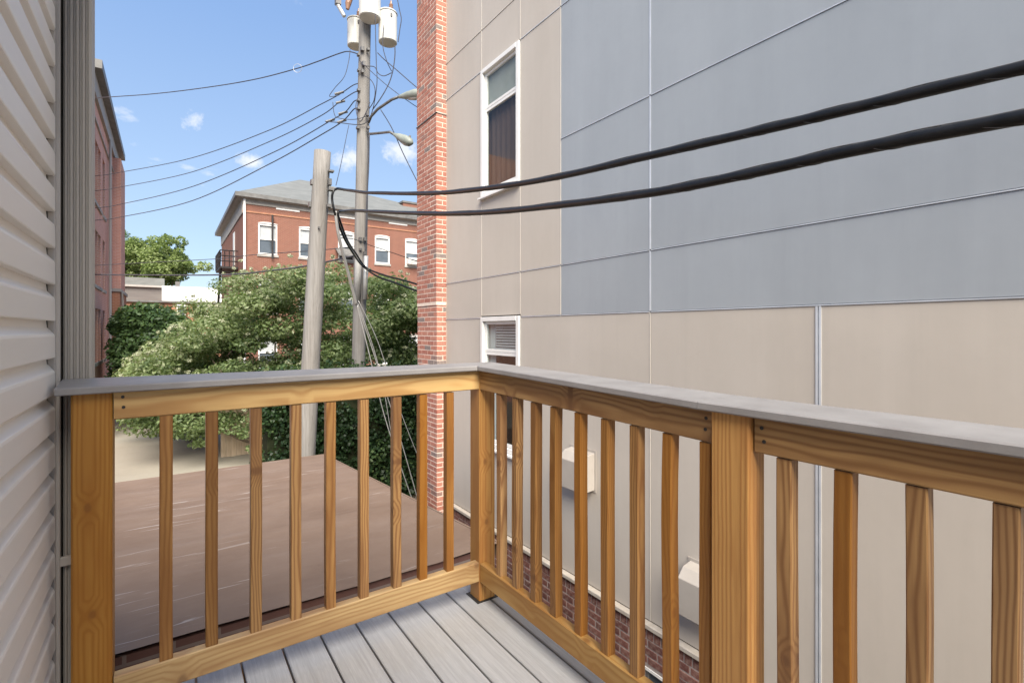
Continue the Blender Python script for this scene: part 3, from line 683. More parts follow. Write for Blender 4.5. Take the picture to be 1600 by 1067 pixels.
while z < 5.9:
    out = -.010 if z > .36 else 0.0
    e = random.uniform(-.002, .002); xa = PX + out; ya = PY0 + out * .6
    zz = (z, z + CH - J)
    if i % 2 == 0:
        lst = [(xa, xa + .092, ya, ya + .193), (xa + .1025, XW - .002, ya, ya + .092), (xa, xa + .09, ya + .2035, ya + .3965), (xa, xa + .09, ya + .407, ya + .60), (xa, xa + .09, ya + .6105, PY1)]
    else:
        lst = [(xa, XW - .002, ya, ya + .092), (xa, xa + .09, ya + .1025, ya + .2955), (xa, xa + .09, ya + .306, ya + .499), (xa, xa + .09, ya + .5095, PY1)]
    for q in lst: bricks.append(('p', q[0] + random.uniform(-.0015, .0015), q[1], q[2] + random.uniform(-.0015, .0015), q[3], *zz))
    z += CH; i += 1
def shown(q):
    cx, cy, cz = (q[1] + q[2]) / 2, (q[3] + q[4]) / 2, (q[5] + q[6]) / 2
    d = cx * SY + cy * CY
    if d < .5: return 0
    px, py = 800 + FPX * (cx * CY - cy * SY) / d, HORIZON - FPX * cz / d
    if not (0 < px < 1600 and 0 < py < 1067): return 0
    if q[0] == 'd' and not (760 < px < 1115): return 0
    if q[0] == 'p' and py > 800: return 0
    return ((q[4] - q[3]) * .6 + (q[2] - q[1]) * .4 + .05) / d ** 2
order = sorted(bricks, key=shown, reverse=True)
cache = {}
for q in order[:300]:
    dims = tuple(round(v, 2) for v in (q[2] - q[1], q[4] - q[3], q[6] - q[5])) + (q[0],)
    if dims not in cache:
        hx, hy, hz_ = (q[2] - q[1]) / 2, (q[4] - q[3]) / 2, (q[6] - q[5]) / 2
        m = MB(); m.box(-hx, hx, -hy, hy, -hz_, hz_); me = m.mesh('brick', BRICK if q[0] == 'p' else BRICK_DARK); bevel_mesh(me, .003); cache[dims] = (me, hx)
    me, hx = cache[dims]
    put('brick', me, (q[1] + hx, (q[3] + q[4]) / 2, (q[5] + q[6]) / 2), pb)
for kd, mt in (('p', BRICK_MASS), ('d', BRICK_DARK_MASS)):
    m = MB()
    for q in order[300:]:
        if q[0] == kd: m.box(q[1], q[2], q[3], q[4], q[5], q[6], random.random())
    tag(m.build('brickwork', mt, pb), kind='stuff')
b = MB(); b.box(PX - .022, PX + .0, PY0 - .014, PY1 + .01, 3.086, 3.096); b.box(PX - .022, XW - .001, PY0 - .014, PY0 - .001, 3.086, 3.096); b.build('flashing', DARKGUTTER, pb)

# hoods on the panel wall
def hood(y0, y1, z0, z1, label):
    t = thing('vent_hood', label, 'vent cover', (XW, (y0 + y1) / 2, z0), 'beige vent covers on the panel wall')
    pr = [(XW - .001, z0 + .012), (XW - .145, z0), (XW - .158, z0 + .004), (XW - .158, z1 - .075), (XW - .095, z1 - .006), (XW - .001, z1 + .012)]
    b = MB(); b.extrude(pr, 'Y', y0, y1); b.build('cover', BOXPAINT, t, bevel=.003)
    b = MB(); b.box(XW - .006, XW - .0005, y0 - .02, y1 + .02, z0 - .01, z1 + .035); b.build('flange', BOXPAINT, t)
    return t
hood(3.385, 3.715, -1.515, -1.165, 'boxy beige metal vent cover on the panel wall, upper one, right of the lower window')
hood(2.02, 2.345, -2.125, -1.775, 'boxy beige metal vent cover on the panel wall just above the brick base')

# ------------------------------------------------------------------ utility poles
def pole(name, label, base, top, r0, r1, n=20):
    t = thing(name, label, 'utility pole', base)
    base, top = Vector(base), Vector(top); k = 14
    pts = [base.lerp(top, i / k) for i in range(k + 1)]
    random.seed(int(r0 * 1000)); rad = [r0 + (r1 - r0) * i / k + random.uniform(-.003, .003) for i in range(k + 1)]
    b = MB(); b.tube(pts, rad, n); b.build('shaft', POLE, t, smooth=True)
    return t, lambda s: base.lerp(top, s)
def at_ground(x, y_guess, x2, y2, d):   # extend a pole line down to the ground
    a, c = P(x2, y2, d), P(x, y_guess, d); s = (GROUND - a.z) / (c.z - a.z); return a + (c - a) * s
lb = at_ground(478, 700, 504, 237, 9.6); lt = P(504, 237, 9.35)
lpole, lp_at = pole('utility_pole', 'shorter grey wooden pole leaning to the right with a cut flat top', lb, lt, .185, .148)
tb = at_ground(557, 735, 570, 150, 11.9); tt = P(573, -95, 11.9)
tpole, tp_at = pole('utility_pole', 'tall straight wooden utility pole carrying transformers beside the brick pier', tb, tt, .165, .130)
def on_pole(t, items, mat, name='bolt'):
    for (x, y, d, w, h) in items:
        c = P(x, y, d); b = MB(); b.box(c.x - w, c.x + w, c.y - .05, c.y + .05, c.z - h, c.z + h); b.build(name, mat, t, bevel=.004)
on_pole(tpole, [(566, 77, 11.72, .035, .05), (575, 78, 11.72, .03, .03), (560, 86, 11.72, .025, .03), (568, 100, 11.7, .03, .05), (560, 110, 11.72, .02, .03), (566, 112, 11.7, .03, .04),
                (560, 141, 11.75, .03, .03), (560, 157, 11.75, .03, .03), (560, 170, 11.75, .03, .03), (559, 200, 11.72, .03, .03), (574, 180, 11.72, .03, .03), (575, 200, 11.72, .03, .03),
                (563, 374, 11.72, .03, .045), (570, 374, 11.72, .025, .045), (563, 390, 11.72, .025, .03), (570, 396, 11.72, .03, .045)], METAL)
on_pole(lpole, [(493, 267, 9.3, .02, .02), (517, 268, 9.3, .05, .018), (515, 285, 9.3, .03, .06), (517, 296, 9.3, .05, .03), (514, 322, 9.3, .04, .03), (487, 285, 9.3, .02, .05), (484, 320, 9.3, .02, .05), (498, 356, 9.24, .012, .02)], METAL)
b = MB(); b.tube([P(560, 405, 11.66), P(558.5, 470, 11.66)], .075, 10); b.build('conduit', mottled('grey_conduit', (0.22, .21, .20), (.34, .33, .31), 4, .5, .3), tpole, smooth=True)
b = MB(); b.tube([P(572, 400, 11.66), P(570, 468, 11.66)], .055, 8); b.build('ground_moulding', STEELWIRE, tpole, smooth=True)

def transformer(top, bot, d, r, label):
    c0, c1 = P(*bot, d), P(*top, d)
    t = thing('transformer', label, 'transformer', c0, 'pole transformers')
    b = MB(); h = (c1 - c0).length
    b.tube([c0 + Vector((0, 0, z)) for z in (0, .015, h * .1, h * .9, h * .98)], [r * .93, r, r, r, r * .97], 24); b.build('tank', TANK, t, smooth=False)
    b = MB(); b.tube([c0 + Vector((0, 0, z)) for z in (h * .98, h * 1.0, h * 1.03, h * 1.09)], [r * 1.05, r * 1.06, r * 1.0, r * .3], 24); b.build('lid', TANK, t)
    b = MB(); q = c0 + Vector((r * .25, -r * .3, h * 1.05)); b.tube([q + Vector((0, 0, z)) for z in (0, .04, .05, .1, .11, .16, .17, .25)], [.03, .06, .035, .055, .03, .05, .03, .02], 10); b.build('bushing', PORCELAIN, t)
    for zz in (.8,):
        b = MB(); q = c0 + Vector((0, -r * 1.01, h * zz)); b.box(q.x - .02, q.x + .02, q.y - .02, q.y + .03, q.z - .04, q.z + .04); b.build('terminal', METAL, t)
    return t
transformer((578, -20), (578, 30), 11.55, .245, 'uppermost grey transformer can in front of the tall pole')
transformer((609, 22), (606, 68), 11.75, .215, 'grey transformer can on the right side of the tall pole')
transformer((557, 33), (556, 74), 12.2, .20, 'grey transformer can on the left, half behind the tall pole')
b = MB(); t = thing('fuse_cutout', 'slanted grey fuse cutout at the top left of the tall pole', 'fuse cutout', P(533, 20, 11.7), 'fuse cutouts')
b.tube([P(526, 5, 11.7), P(538, 26, 11.7)], .045, 8); b.build('tube', STEELWIRE, t); b = MB(); b.box(*[v for a in P(528, 4, 11.7) for v in (a - .06, a + .06)]); b.build('bracket', METAL, t)
t = thing('fuse_cutout', 'reddish brown porcelain fuse cutout beside the uppermost transformer', 'fuse cutout', P(545, 5, 11.7), 'fuse cutouts')
b = MB(); b.tube([P(548, -14, 11.7), P(547, -4, 11.7), P(544, 6, 11.7), P(543, 15, 11.7)], [.05, .075, .07, .04], 10); b.build('tube', PORCELAIN, t)
b = MB(); b.box(*[v for a in P(546, -16, 11.7) for v in (a - .05, a + .05)]); b.build('bracket', METAL, t)

def street_lamp(pts, head, label, hd, tilt):
    t = thing('street_lamp', label, 'street lamp', pts[0], 'street lamps on the tall pole')
    b = MB(); b.tube(pts, .03, 8); b.build('arm', METAL, t, smooth=True)
    h0, h1 = head; b = MB(); L = [h0.lerp(h1, s) for s in (0, .12, .35, .65, .88, 1)]
    b.tube(L, [.03, .045, .08, .105, .09, .035], 14); b.build('lamp_head', mottled('lamp_grey', (.20, .22, .19), (.30, .32, .28), 4, .45, .4), t, smooth=True)
    b = MB(); c = L[3] + Vector((0, 0, -.065)); b.tube([c + (h1 - h0) * -.25, c, c + (h1 - h0) * .2], [.04, .065, .04], 10); b.build('lens', STEELWIRE, t, smooth=True)
    b = MB(); c = L[4] + Vector((0, 0, .07)); b.tube([c, c + Vector((0, 0, .07))], .025, 8); b.build('photocell', METAL, t)
street_lamp([P(576, 192, 11.8), P(580, 182, 11.7), P(590, 171, 11.5), P(612, 156, 11.2), P(622, 152, 11.1)], (P(622, 152, 11.1), P(664, 145, 10.6)), 'upper street lamp on a raised curved arm, its head passing behind the brick pier', 0, 0)
street_lamp([P(575, 209.5, 11.8), P(580, 209.5, 11.7), P(595, 208, 11.5), P(609, 206.5, 11.3), P(615, 210, 11.25)], (P(615, 210, 11.25), P(644, 224, 10.9)), 'lower street lamp with a drooping oval head on a short straight arm', 0, 0)

# ------------------------------------------------------------------ wires and cables
def spline(pts, n=10):
    pts = [Vector(p) for p in pts]; out = []
    for i in range(len(pts) - 1):
        p0, p1, p2, p3 = pts[max(i - 1, 0)], pts[i], pts[i + 1], pts[min(i + 2, len(pts) - 1)]
        for k in range(n):
            t = k / n; out.append(0.5 * ((2 * p1) + (p2 - p0) * t + (2 * p0 - 5 * p1 + 4 * p2 - p3) * t * t + (3 * p1 - p0 - 3 * p2 + p3) * t ** 3))
    return out + [pts[-1]]
def cable(name, label, pts, rad, mat, group, cat='wire', n=8, seg=10, twist=None):
    ps = spline(pts, seg); c = ps[0].copy(); b = MB(); b.tube([p - c for p in ps], rad, n)
    me = b.mesh(name, mat, smooth=True); o = put(name, me, c); return tag(o, label, cat, group)
def depth_line(rows, x0, d0, x1, d1):
    return [P(x, y, 1 / (1 / d0 + (1 / d1 - 1 / d0) * (x - x0) / (x1 - x0))) for x, y in rows]
c1p = depth_line([(527, 295), (555, 299), (578, 301.5), (668, 302.5), (753, 295.5), (860, 279), (1016, 243.5), (1180, 206), (1328, 171), (1600, 106)], 527, 9.4, 1600, 1.62)
c1p.append(c1p[-1] + (c1p[-1] - c1p[-2]) * 2.2)
c2p = depth_line([(531, 330.5), (555, 329.5), (578, 330.5), (668, 334), (753, 332.5), (860, 322.5), (1016, 302), (1160, 274), (1328, 236.5), (1600, 183)], 531, 9.4, 1600, 1.45)
c2p.append(c2p[-1] + (c2p[-1] - c2p[-2]) * 2.2)
sc1 = cable('service_cable', 'upper of two thick black cables crossing in front of the panel wall', c1p, .0232, RUBBER, 'thick black cables from the leaning pole', 'cable', 12)
sc2 = cable('service_cable', 'lower of two thick black cables crossing in front of the panel wall', c2p, .0232, RUBBER, 'thick black cables from the leaning pole', 'cable', 12)
for sc_, pts_ in ((sc1, c1p), (sc2, c2p)):   # thin messenger strand lashed along the top of each
    ps = [p + Vector((0, 0, .0248 + .002 * math.sin(k * .9))) for k, p in enumerate(spline(pts_, 10))]; b = MB(); b.tube(ps, .0026, 6); b.build('messenger_strand', METAL, sc_, smooth=True)
    ps = []; sp_ = spline(pts_, 10)
    for k, p in enumerate(sp_[:-1]):
        for j in range(6):
            a = (k * 6 + j) * .16; ps.append(p.lerp(sp_[k + 1], j / 6) + Vector((math.cos(a) * .0239 * CY, -math.cos(a) * .0239 * SY, math.sin(a) * .0239)))
    b = MB(); b.tube(ps, .0011, 4); b.build('lashing_wire', METAL, sc_, smooth=True)
cable('drop_cable', 'black cable looping down from the upper thick cable past the leaning pole', [P(527, 295, 9.4), P(521, 299, 9.3), P(519, 312, 9.3), P(524, 335, 9.35), P(537, 370, 9.7), P(550, 393, 10.4), P(566, 415, 11.4), P(590, 432, 11.4), P(620, 443, 11.2), P(668, 461, 10.8)], .022, RUBBER, 'black cables sagging towards the pier', 'cable')
cable('drop_cable', 'black cable bending down from the lower thick cable in front of the tall pole', [P(531, 330.5, 9.4), P(528, 334, 9.35), P(533, 350, 9.5), P(543, 376, 10.1), P(556, 396, 11.0), P(572, 418, 11.5), P(600, 430, 11.3), P(630, 438, 11.1), P(668, 449, 10.8)], .020, RUBBER, 'black cables sagging towards the pier', 'cable')
cable('drop_cable', 'thin black cable between the tall pole and the pier above the loops', [P(530, 372, 9.6), P(553, 374, 10.8), P(580, 384, 11.6), P(610, 394, 11.3), P(668, 414, 10.8)], .008, RUBBER, 'black cables sagging towards the pier', 'cable')
for rows, lab, rad in (([(560, 131), (551, 134), (530, 148), (500, 164), (420, 204), (300, 247), (185, 270), (142, 276)], 'topmost of the four wires running left from the tall pole', .011),
                  ([(560, 144), (553, 145), (530, 160), (500, 182), (420, 222), (300, 269), (185, 293), (142, 299)], 'second wire from the top of the four running left from the tall pole', .011),
                  ([(560, 157), (553, 159), (540, 175), (520, 187), (430, 237), (300, 292), (185, 320), (142, 326)], 'third wire from the top of the four running left from the tall pole', .012),
                  ([(560, 171), (553, 171), (535, 190), (500, 212), (420, 257), (300, 314), (185, 340), (142, 345)], 'lowest of the four wires running left from the tall pole', .013)):
    n = len(rows); pts = [P(x, y, 11.85 + (18.5 - 11.85) * (560 - x) / 418) for x, y in rows]; pts.append(pts[-1] + (pts[-1] - pts[-2]) * 4 + Vector((0, 0, .1)))
    cable('overhead_wire', lab, pts, rad, WIRE, 'four wires running left from the tall pole')
for k, (x, y) in enumerate(((528, 148), (531, 161), (535, 179), (533, 191))):   # splices
    pass
pts = [P(x, y, d) for x, y, d in ((563, 86, 11.8), (545, 81, 12), (530, 84, 12.1), (495, 97, 12.5), (462, 108, 12.9), (400, 124, 13.7), (330, 136, 14.6), (240, 147, 15.6), (142, 154, 16.6))]; pts.append(pts[-1] + (pts[-1] - pts[-2]) * 3)
cable('overhead_wire', 'high lone wire running left from just below the transformers', pts, .013, WIRE, 'wires from the tall pole')
b = MB(); c = P(465, 107, 12.85); ring = [c + Vector((math.cos(a) * .11 * CY, -math.sin(YAW) * math.cos(a) * .11, math.sin(a) * .11)) for a in np.linspace(0, 2 * math.pi, 19)]
o = MB(); o.tube([p - c for p in ring], .005, 6, False); tag(put('wire_coil', o.mesh('wire_coil', STEELWIRE), c), 'small pale coil hanging on the high lone wire', 'coil')
for rows, lab, rad in (([(562, 384), (500, 391), (400, 398), (345, 404), (296, 407), (142, 415)], 'thin slack wire running left just above the thick communication cable', .010),
                       ([(562, 398), (482, 415), (430, 422), (359, 429), (250, 430), (142, 429)], 'thicker dark communication cable running left above the shrub tops', .022)):
    pts = [P(x, y, 11.85 + (18.5 - 11.85) * (562 - x) / 420) for x, y in rows]; pts.append(pts[-1] + (pts[-1] - pts[-2]) * 1.5)
    cable('overhead_wire', lab, pts, rad, WIRE, 'wires from the tall pole')
for pts, lab, rad in (
    ([P(547, 78, 11.9), P(545, 95, 11.8), P(538, 120, 11.7), P(523, 138, 11.75), P(515, 151, 11.8), P(530, 149, 11.85)], 'thin lead dropping from the left transformer to the topmost wire', .008),
    ([P(586, -5, 11.4), P(587, 60, 11.4), P(588, 100, 11.5), P(589, 130, 11.5), P(584, 165, 11.6), P(577, 188, 11.75)], 'straight thin lead running down right of the tall pole shaft', .009),
    ([P(617, 72, 11.6), P(617, 88, 11.6), P(614, 110, 11.6), P(608, 130, 11.6), P(596, 152, 11.6), P(582, 172, 11.7)], 'lead hanging from the right transformer down to the tall pole', .012),
    ([P(563, 96, 11.75), P(570, 103, 11.6), P(585, 105, 11.6), P(591, 115, 11.6), P(600, 119, 11.6), P(612, 114, 11.6)], 'short looped lead with connectors right of the tall pole', .010),
    ([P(590, 83, 11.7), P(600, 93, 11.6), P(620, 110, 11.4), P(650, 136, 11.0), P(672, 152, 10.8)], 'spaced wire descending right from the tall pole towards the pier', .011),
    ([P(620, -6, 11.6), P(624, 15, 11.6), P(627, 30, 11.6), P(625, 45, 11.6), P(622, 66, 11.6)], 'curved lead arching round the right transformer', .010),
    ([P(595, 172, 11.6), P(612, 200, 11.4), P(630, 240, 11.2), P(652, 284, 10.9), P(668, 316, 10.8)], 'long wire slanting down right behind the lower street lamp', .010),
    ([P(545, 196, 11.7), P(541, 215, 11.3), P(533, 255, 10.5), P(525, 290, 9.5)], 'thin wire dropping to the head of the leaning pole', .007),
    ([P(520, 160, 11.75), P(522, 177, 11.75), P(527, 184, 11.7), P(545, 187, 11.7), P(560, 186, 11.7), P(574, 181, 11.7)], 'slack jumper lead in front of the tall pole', .008),
    ([P(560, 150, 11.75), P(556, 168, 11.7), P(562, 190, 11.65), P(572, 176, 11.6), P(578, 160, 11.6)], 'small slack loop of black lead crossing the tall pole shaft', .010),
    ([P(568, 118, 11.65), P(580, 126, 11.5), P(586, 140, 11.5), P(584, 158, 11.6), P(577, 170, 11.7)], 'short lead curving down the right face of the tall pole', .009),
    ([P(600, 40, 11.5), P(598, 70, 11.5), P(604, 95, 11.5), P(612, 112, 11.6)], 'lead from the right transformer tank to the looped connectors', .009),
    ([P(563, 96, 11.75), P(600, 130, 11.3), P(640, 160, 11.0), P(672, 180, 10.8)], 'second spaced wire descending right from the tall pole to the pier', .008),
    ([P(577, 210, 11.7), P(576, 260, 11.75), P(573, 320, 11.75), P(571, 395, 11.75)], 'black riser cable stapled down the right face of the tall pole', .014),
    ([P(508, 190, 11.75), P(530, 192, 11.7), P(555, 195, 11.7), P(568, 194, 11.7), P(577, 187, 11.7)], 'lower jumper lead wrapping the tall pole', .010)):
    cable('lead_wire', lab, pts, rad, WIRE, 'leads around the tall pole', 'wire', 6, 8)
b = MB(); t = thing('wire_connector', 'row of small dark splices where the four left wires reach the tall pole', 'connector', P(532, 170, 11.75))
for x, y in ((530, 146), (532, 160), (536, 177), (534, 190), (516, 189)):
    c = P(x, y, 11.85 + 6.65 * (560 - x) / 418); b = MB(); b.tube([c + Vector((-.1, .03, -.04)), c + Vector((.1, -.03, .05))], .03, 8); b.build('splice', METAL, t)
# guys
guy = 'pale guy strands from the leaning pole'
for pts, lab, rad in (
    ([P(524, 330, 9.35), P(530, 372, 9.5), P(545, 430, 9.9), P(557, 476, 10.2)], 'stout pale guard sleeve on the strands below the leaning pole head', .030),
    ([P(557, 474, 10.2), P(575, 545, 10.4), P(598, 640, 10.7), P(622, 716, 10.9), P(651, 800, 11.15)], 'guy strand reaching the ground next to the pier, left of its pair', .011),
    ([P(558, 476, 10.2), P(580, 540, 10.5), P(606, 622, 10.8), P(630, 700, 11.1), P(660, 806, 11.3)], 'guy strand reaching the ground next to the pier, right of its pair', .011),
    ([P(559, 474, 10.25), P(584, 545, 10.5), P(600, 610, 10.7), P(612, 680, 10.9), P(626, 740, 11.1)], 'slack pale strand dropping behind the balusters in front of the ivy', .008),
    ([P(560, 470, 10.2), P(590, 533, 10.5), P(618, 620, 10.8), P(640, 680, 11.0), P(664, 738, 11.2)], 'pale strand slanting furthest right to the pier foot', .008)):
    cable('guy_wire', lab, pts, rad, STEELWIRE, guy, 'guy wire', 7, 8)

# ------------------------------------------------------------------ foliage
def leaf_arrays(rng, clumps, per, size, flat=0.5, rb=0.0):
    C_, N_, S_, V_ = [], [], [], []
    for c, (rx, ry, rz_), tone in clumps:
        n = int(per * rx * rz_ / .25)
        d = rng.normal(size=(n, 3)); d /= np.linalg.norm(d, axis=1)[:, None]
        rad = rng.uniform(.25, 1.0, n) ** .5
        C_.append(np.array(c)[None] + d * rad[:, None] * np.array([rx, ry, rz_])[None])
        nn = d * .6 + rng.normal(size=(n, 3)) * .55 + np.array([0, 0, flat])[None]; N_.append(nn / np.linalg.norm(nn, axis=1)[:, None])
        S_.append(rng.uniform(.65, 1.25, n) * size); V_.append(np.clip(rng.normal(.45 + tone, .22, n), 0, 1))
    return np.concatenate(C_), np.concatenate(N_), np.concatenate(S_), np.concatenate(V_)
def leaf_mesh(name, rng, clumps, per, size, mat, parent, flat=0.5, aspect=.5):
    c, n, s, v = leaf_arrays(rng, clumps, per, size, flat); k = len(c)
    a = rng.normal(size=(k, 3)); u = a - n * (a * n).sum(1)[:, None]; u /= np.linalg.norm(u, axis=1)[:, None]; w = np.cross(n, u)
    L = u * s[:, None]; W = w * s[:, None] * aspect; dz = n * (s * .18)[:, None]
    vs = np.stack([c - L * .5, c + W * .5 - dz * .3, c + L * .5 - dz, c - W * .5 - dz * .3], 1).reshape(-1, 3)
    me = bpy.data.meshes.new(name); me.vertices.add(4 * k); me.vertices.foreach_set('co', vs.ravel().astype('f'))
    me.loops.add(4 * k); me.loops.foreach_set('vertex_index', np.arange(4 * k, dtype='i')); me.polygons.add(k)
    me.polygons.foreach_set('loop_start', np.arange(0, 4 * k, 4, dtype='i')); me.update(calc_edges=True)
    at = me.attributes.new('rnd', 'FLOAT', 'FACE'); at.data.foreach_set('value', v.astype('f')); me.materials.append(mat)
    return put(name, me, (0, 0, 0), parent)
def limbs(name, base, ends, r0, mat, parent, rng, fork=.35):
    b = MB(); base = Vector(base)
    for e in ends:
        e = Vector(e); mid = base.lerp(e, .5) + Vector(rng.normal(size=3) * .12 * (e - base).length * .6); q = base.lerp(e, fork * .5) + Vector((0, 0, .1))
        b.tube(spline([base, q, mid, e], 5), [r0 * (1 - .85 * i / 15) for i in range(16)], 7)
    return b.build(name, mat, parent, smooth=True)

# crape myrtle behind the poles
rng = np.random.default_rng(4)
mt = thing('flowering_tree', 'broad spreading tree dotted with cream blossom behind the two utility poles', 'tree', (P(440, 690, 16.2).x, P(440, 690, 16.2).y, GROUND))
xs = [205, 240, 280, 330, 350, 400, 450, 520, 580, 650, 720]; ty = [588, 548, 522, 486, 440, 424, 420, 424, 428, 452, 460]; by = [640, 668, 676, 672, 660, 655, 660, 664, 668, 674, 670]
clumps = []; bl = []
for k in range(330):
    x = rng.uniform(212, 715); t0, t1 = np.interp(x, xs, ty), np.interp(x, xs, by); s = rng.beta(1.0, 1.15); y = t0 + (t1 - t0) * s
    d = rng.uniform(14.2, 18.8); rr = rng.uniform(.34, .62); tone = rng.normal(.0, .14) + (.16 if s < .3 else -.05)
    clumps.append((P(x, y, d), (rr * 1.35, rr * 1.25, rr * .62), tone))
    if rng.uniform() < .85:
        for q in range(int(rng.integers(2, 6))):
            e = rng.normal(size=3) * np.array([.55, .5, .22]) * rr * 1.4; bl.append((P(x, y, d) + Vector(e) + Vector((0, 0, rr * .55)), (.075, .075, .06), 0.1))
for k in range(75):     # denser inner crown, leaf tone raised to offset the shade inside
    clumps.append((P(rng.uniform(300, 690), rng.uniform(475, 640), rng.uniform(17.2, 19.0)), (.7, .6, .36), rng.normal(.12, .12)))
# low sprays over the pavement
for x, y, rr in ((232, 660, .35), (262, 668, .32), (300, 676, .4), (320, 690, .28), (365, 668, .4), (395, 676, .38), (240, 648, .4), (345, 655, .5), (205, 655, .3), (420, 705, .38), (445, 700, .42), (400, 700, .25), (308, 694, .2)):
    clumps.append((P(x, y, 14.6), (rr * 1.3, rr, rr * .5), -.05))
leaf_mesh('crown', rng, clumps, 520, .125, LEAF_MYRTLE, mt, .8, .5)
leaf_mesh('blossom', rng, bl, 2100, .055, BLOSSOM, mt, .3, .8)
trunk_base = (P(440, 690, 16.2).x, P(440, 690, 16.2).y, GROUND)
limbs('trunk', trunk_base, [tuple(P(x, y, d)) for x, y, d in ((330, 560, 15.5), (300, 640, 15), (380, 520, 16), (430, 480, 16.5), (480, 500, 17), (520, 560, 16), (580, 540, 17), (640, 560, 17), (250, 600, 15.2), (400, 620, 15.2), (420, 560, 17.5))], .085, BARK, mt, rng)
# dark shrub tree by the left building
t2 = thing('leafy_tree', 'dense dark green tree standing against the pink brick building', 'tree', (P(232, 560, 21).x, P(232, 560, 21).y, GROUND))
cl2 = [(P(rng.uniform(196, 285), rng.uniform(488, 620), rng.uniform(20, 22)), (.75, .7, .5), rng.normal(0, .15)) for _ in range(95)]
cl2 = [c for c in cl2 if c[0].z < P(0, 478 + abs((800 + FPX * (c[0].x * CY - c[0].y * SY) / (c[0].x * SY + c[0].y * CY)) - 232) * .55, 21).z]
leaf_mesh('crown', rng, cl2, 420, .17, LEAF_DARK, t2, .5, .55)
limbs('trunk', (P(232, 560, 21).x, P(232, 560, 21).y, GROUND), [tuple(P(x, y, 21)) for x, y in ((215, 540), (235, 510), (260, 550), (225, 580))], .11, BARK, t2, rng)
# bright tree far behind
t3 = thing('round_tree', 'bright green rounded tree rising behind the low grey and white buildings', 'tree', (P(220, 500, 64).x, P(220, 500, 64).y, GROUND))
cl3 = []
for x, y, rr in ((170, 395, 2.4), (200, 388, 2.4), (215, 408, 2.6), (235, 392, 2.0), (190, 420, 2.6), (250, 415, 2.2), (262, 398, 1.9), (272, 420, 2.0), (285, 412, 1.3), (230, 430, 2.2), (265, 438, 1.5), (255, 385, 1.2), (282, 400, 1.2), (175, 440, 2.3), (210, 445, 2.0)):
    for q in range(9):
        e = rng.normal(size=3) * rr * .45; cl3.append((P(x, y, 64 + rng.uniform(-2, 2)) + Vector(e), (rr * .5, rr * .5, rr * .36), rng.normal(.05, .16)))
leaf_mesh('crown', rng, cl3, 70, .38, LEAF_BRIGHT, t3, .6, .6)
limbs('trunk', (P(220, 500, 64).x, P(220, 500, 64).y, GROUND), [tuple(P(x, y, 64)) for x, y in ((190, 410), (220, 400), (255, 410), (275, 415), (235, 420))], .3, BARK, t3, rng)
# ivy-covered bank behind the roof
h = thing('ivy_hedge', 'dark ivy covered wall in shade between the poles and the brick pier', 'hedge', (P(580, 700, 12.9).x, P(580, 700, 12.9).y, GROUND))
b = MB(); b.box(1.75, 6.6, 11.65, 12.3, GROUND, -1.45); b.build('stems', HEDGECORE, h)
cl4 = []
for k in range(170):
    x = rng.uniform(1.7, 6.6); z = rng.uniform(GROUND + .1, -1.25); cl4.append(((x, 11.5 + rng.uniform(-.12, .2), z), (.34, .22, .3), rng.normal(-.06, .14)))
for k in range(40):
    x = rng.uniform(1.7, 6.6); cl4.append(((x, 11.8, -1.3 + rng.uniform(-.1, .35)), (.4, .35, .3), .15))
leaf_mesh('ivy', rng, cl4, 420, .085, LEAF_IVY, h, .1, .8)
# tan board fence under the tree
f = thing('board_fence', 'tan upright board fence half hidden beneath the flowering tree', 'fence', (P(345, 700, 15.9).x, P(345, 700, 15.9).y, GROUND))
fy = P(345, 700, 15.9).y; fx = P(345, 700, 15.9).x
me = board_mesh('fence_board', .14, .02, 1.75, FENCE, .003, 2)
for k in range(26): put('fence_board', me, (fx + .07 + k * .146, fy, GROUND + .9 + random.uniform(-.01, .01)), f)
for z in (.4, 1.4):
    timber('fence_rail', .04, .08, (fx, fy + .035, GROUND + z), (fx + 3.8, fy + .035, GROUND + z), FENCE, f)

# ------------------------------------------------------------------ pink brick building on the left
LX, LY0, LY1, LT = -2.28, 23.3, 35.2, 9.75
pk = thing('brick_building', 'long pale pink brick building receding along the left with narrow dark windows', 'building', (-6, 25, GROUND))
wins = [(24.15, .95), (25.35, .95), (26.35, .95), (28.0, .95)]; zr = [(-1.25, .85), (1.75, 3.9), (4.95, 7.4)]
b = MB(); b.box(-12, LX - .2, LY0, LY1, GROUND, LT)
ys = sorted(wins); cur = LY0
for y, w in ys:
    b.box(LX - .2, LX, cur, y - w / 2, GROUND, LT)
    zc = GROUND
    for za, zb in zr: b.box(LX - .2, LX, y - w / 2, y + w / 2, zc, za); zc = zb
    b.box(LX - .2, LX, y - w / 2, y + w / 2, zc, LT); cur = y + w / 2
b.box(LX - .2, LX, cur, LY1, GROUND, LT)
b.build('wall', FARBRICK_PINK, pk)
for y, w in wins:
    for za, zb in zr:
        b = MB(); b.box(LX - .19, LX - .14, y - w / 2 + .001, y + w / 2 - .001, za + .001, zb - .001); wo_ = b.build('window', DARKGUTTER, pk)
        b = MB(); b.box(LX - .135, LX - .13, y - w / 2 + .07, y + w / 2 - .07, za + .08, (za + zb) / 2 - .03); b.box(LX - .135, LX - .13, y - w / 2 + .07, y + w / 2 - .07, (za + zb) / 2 + .03, zb - .08); b.build('pane', FARGLASS, wo_)
        b = MB(); b.box(LX - .13, LX + .06, y - w / 2 - .08, y + w / 2 + .08, za - .13, za - .002); b.build('sill', GREYSTONE, wo_)
b = MB(); b.box(LX + .001, LX + .10, LY0, LY1, LT - .95, LT - .25); b.build('frieze', GREYSTONE, pk)
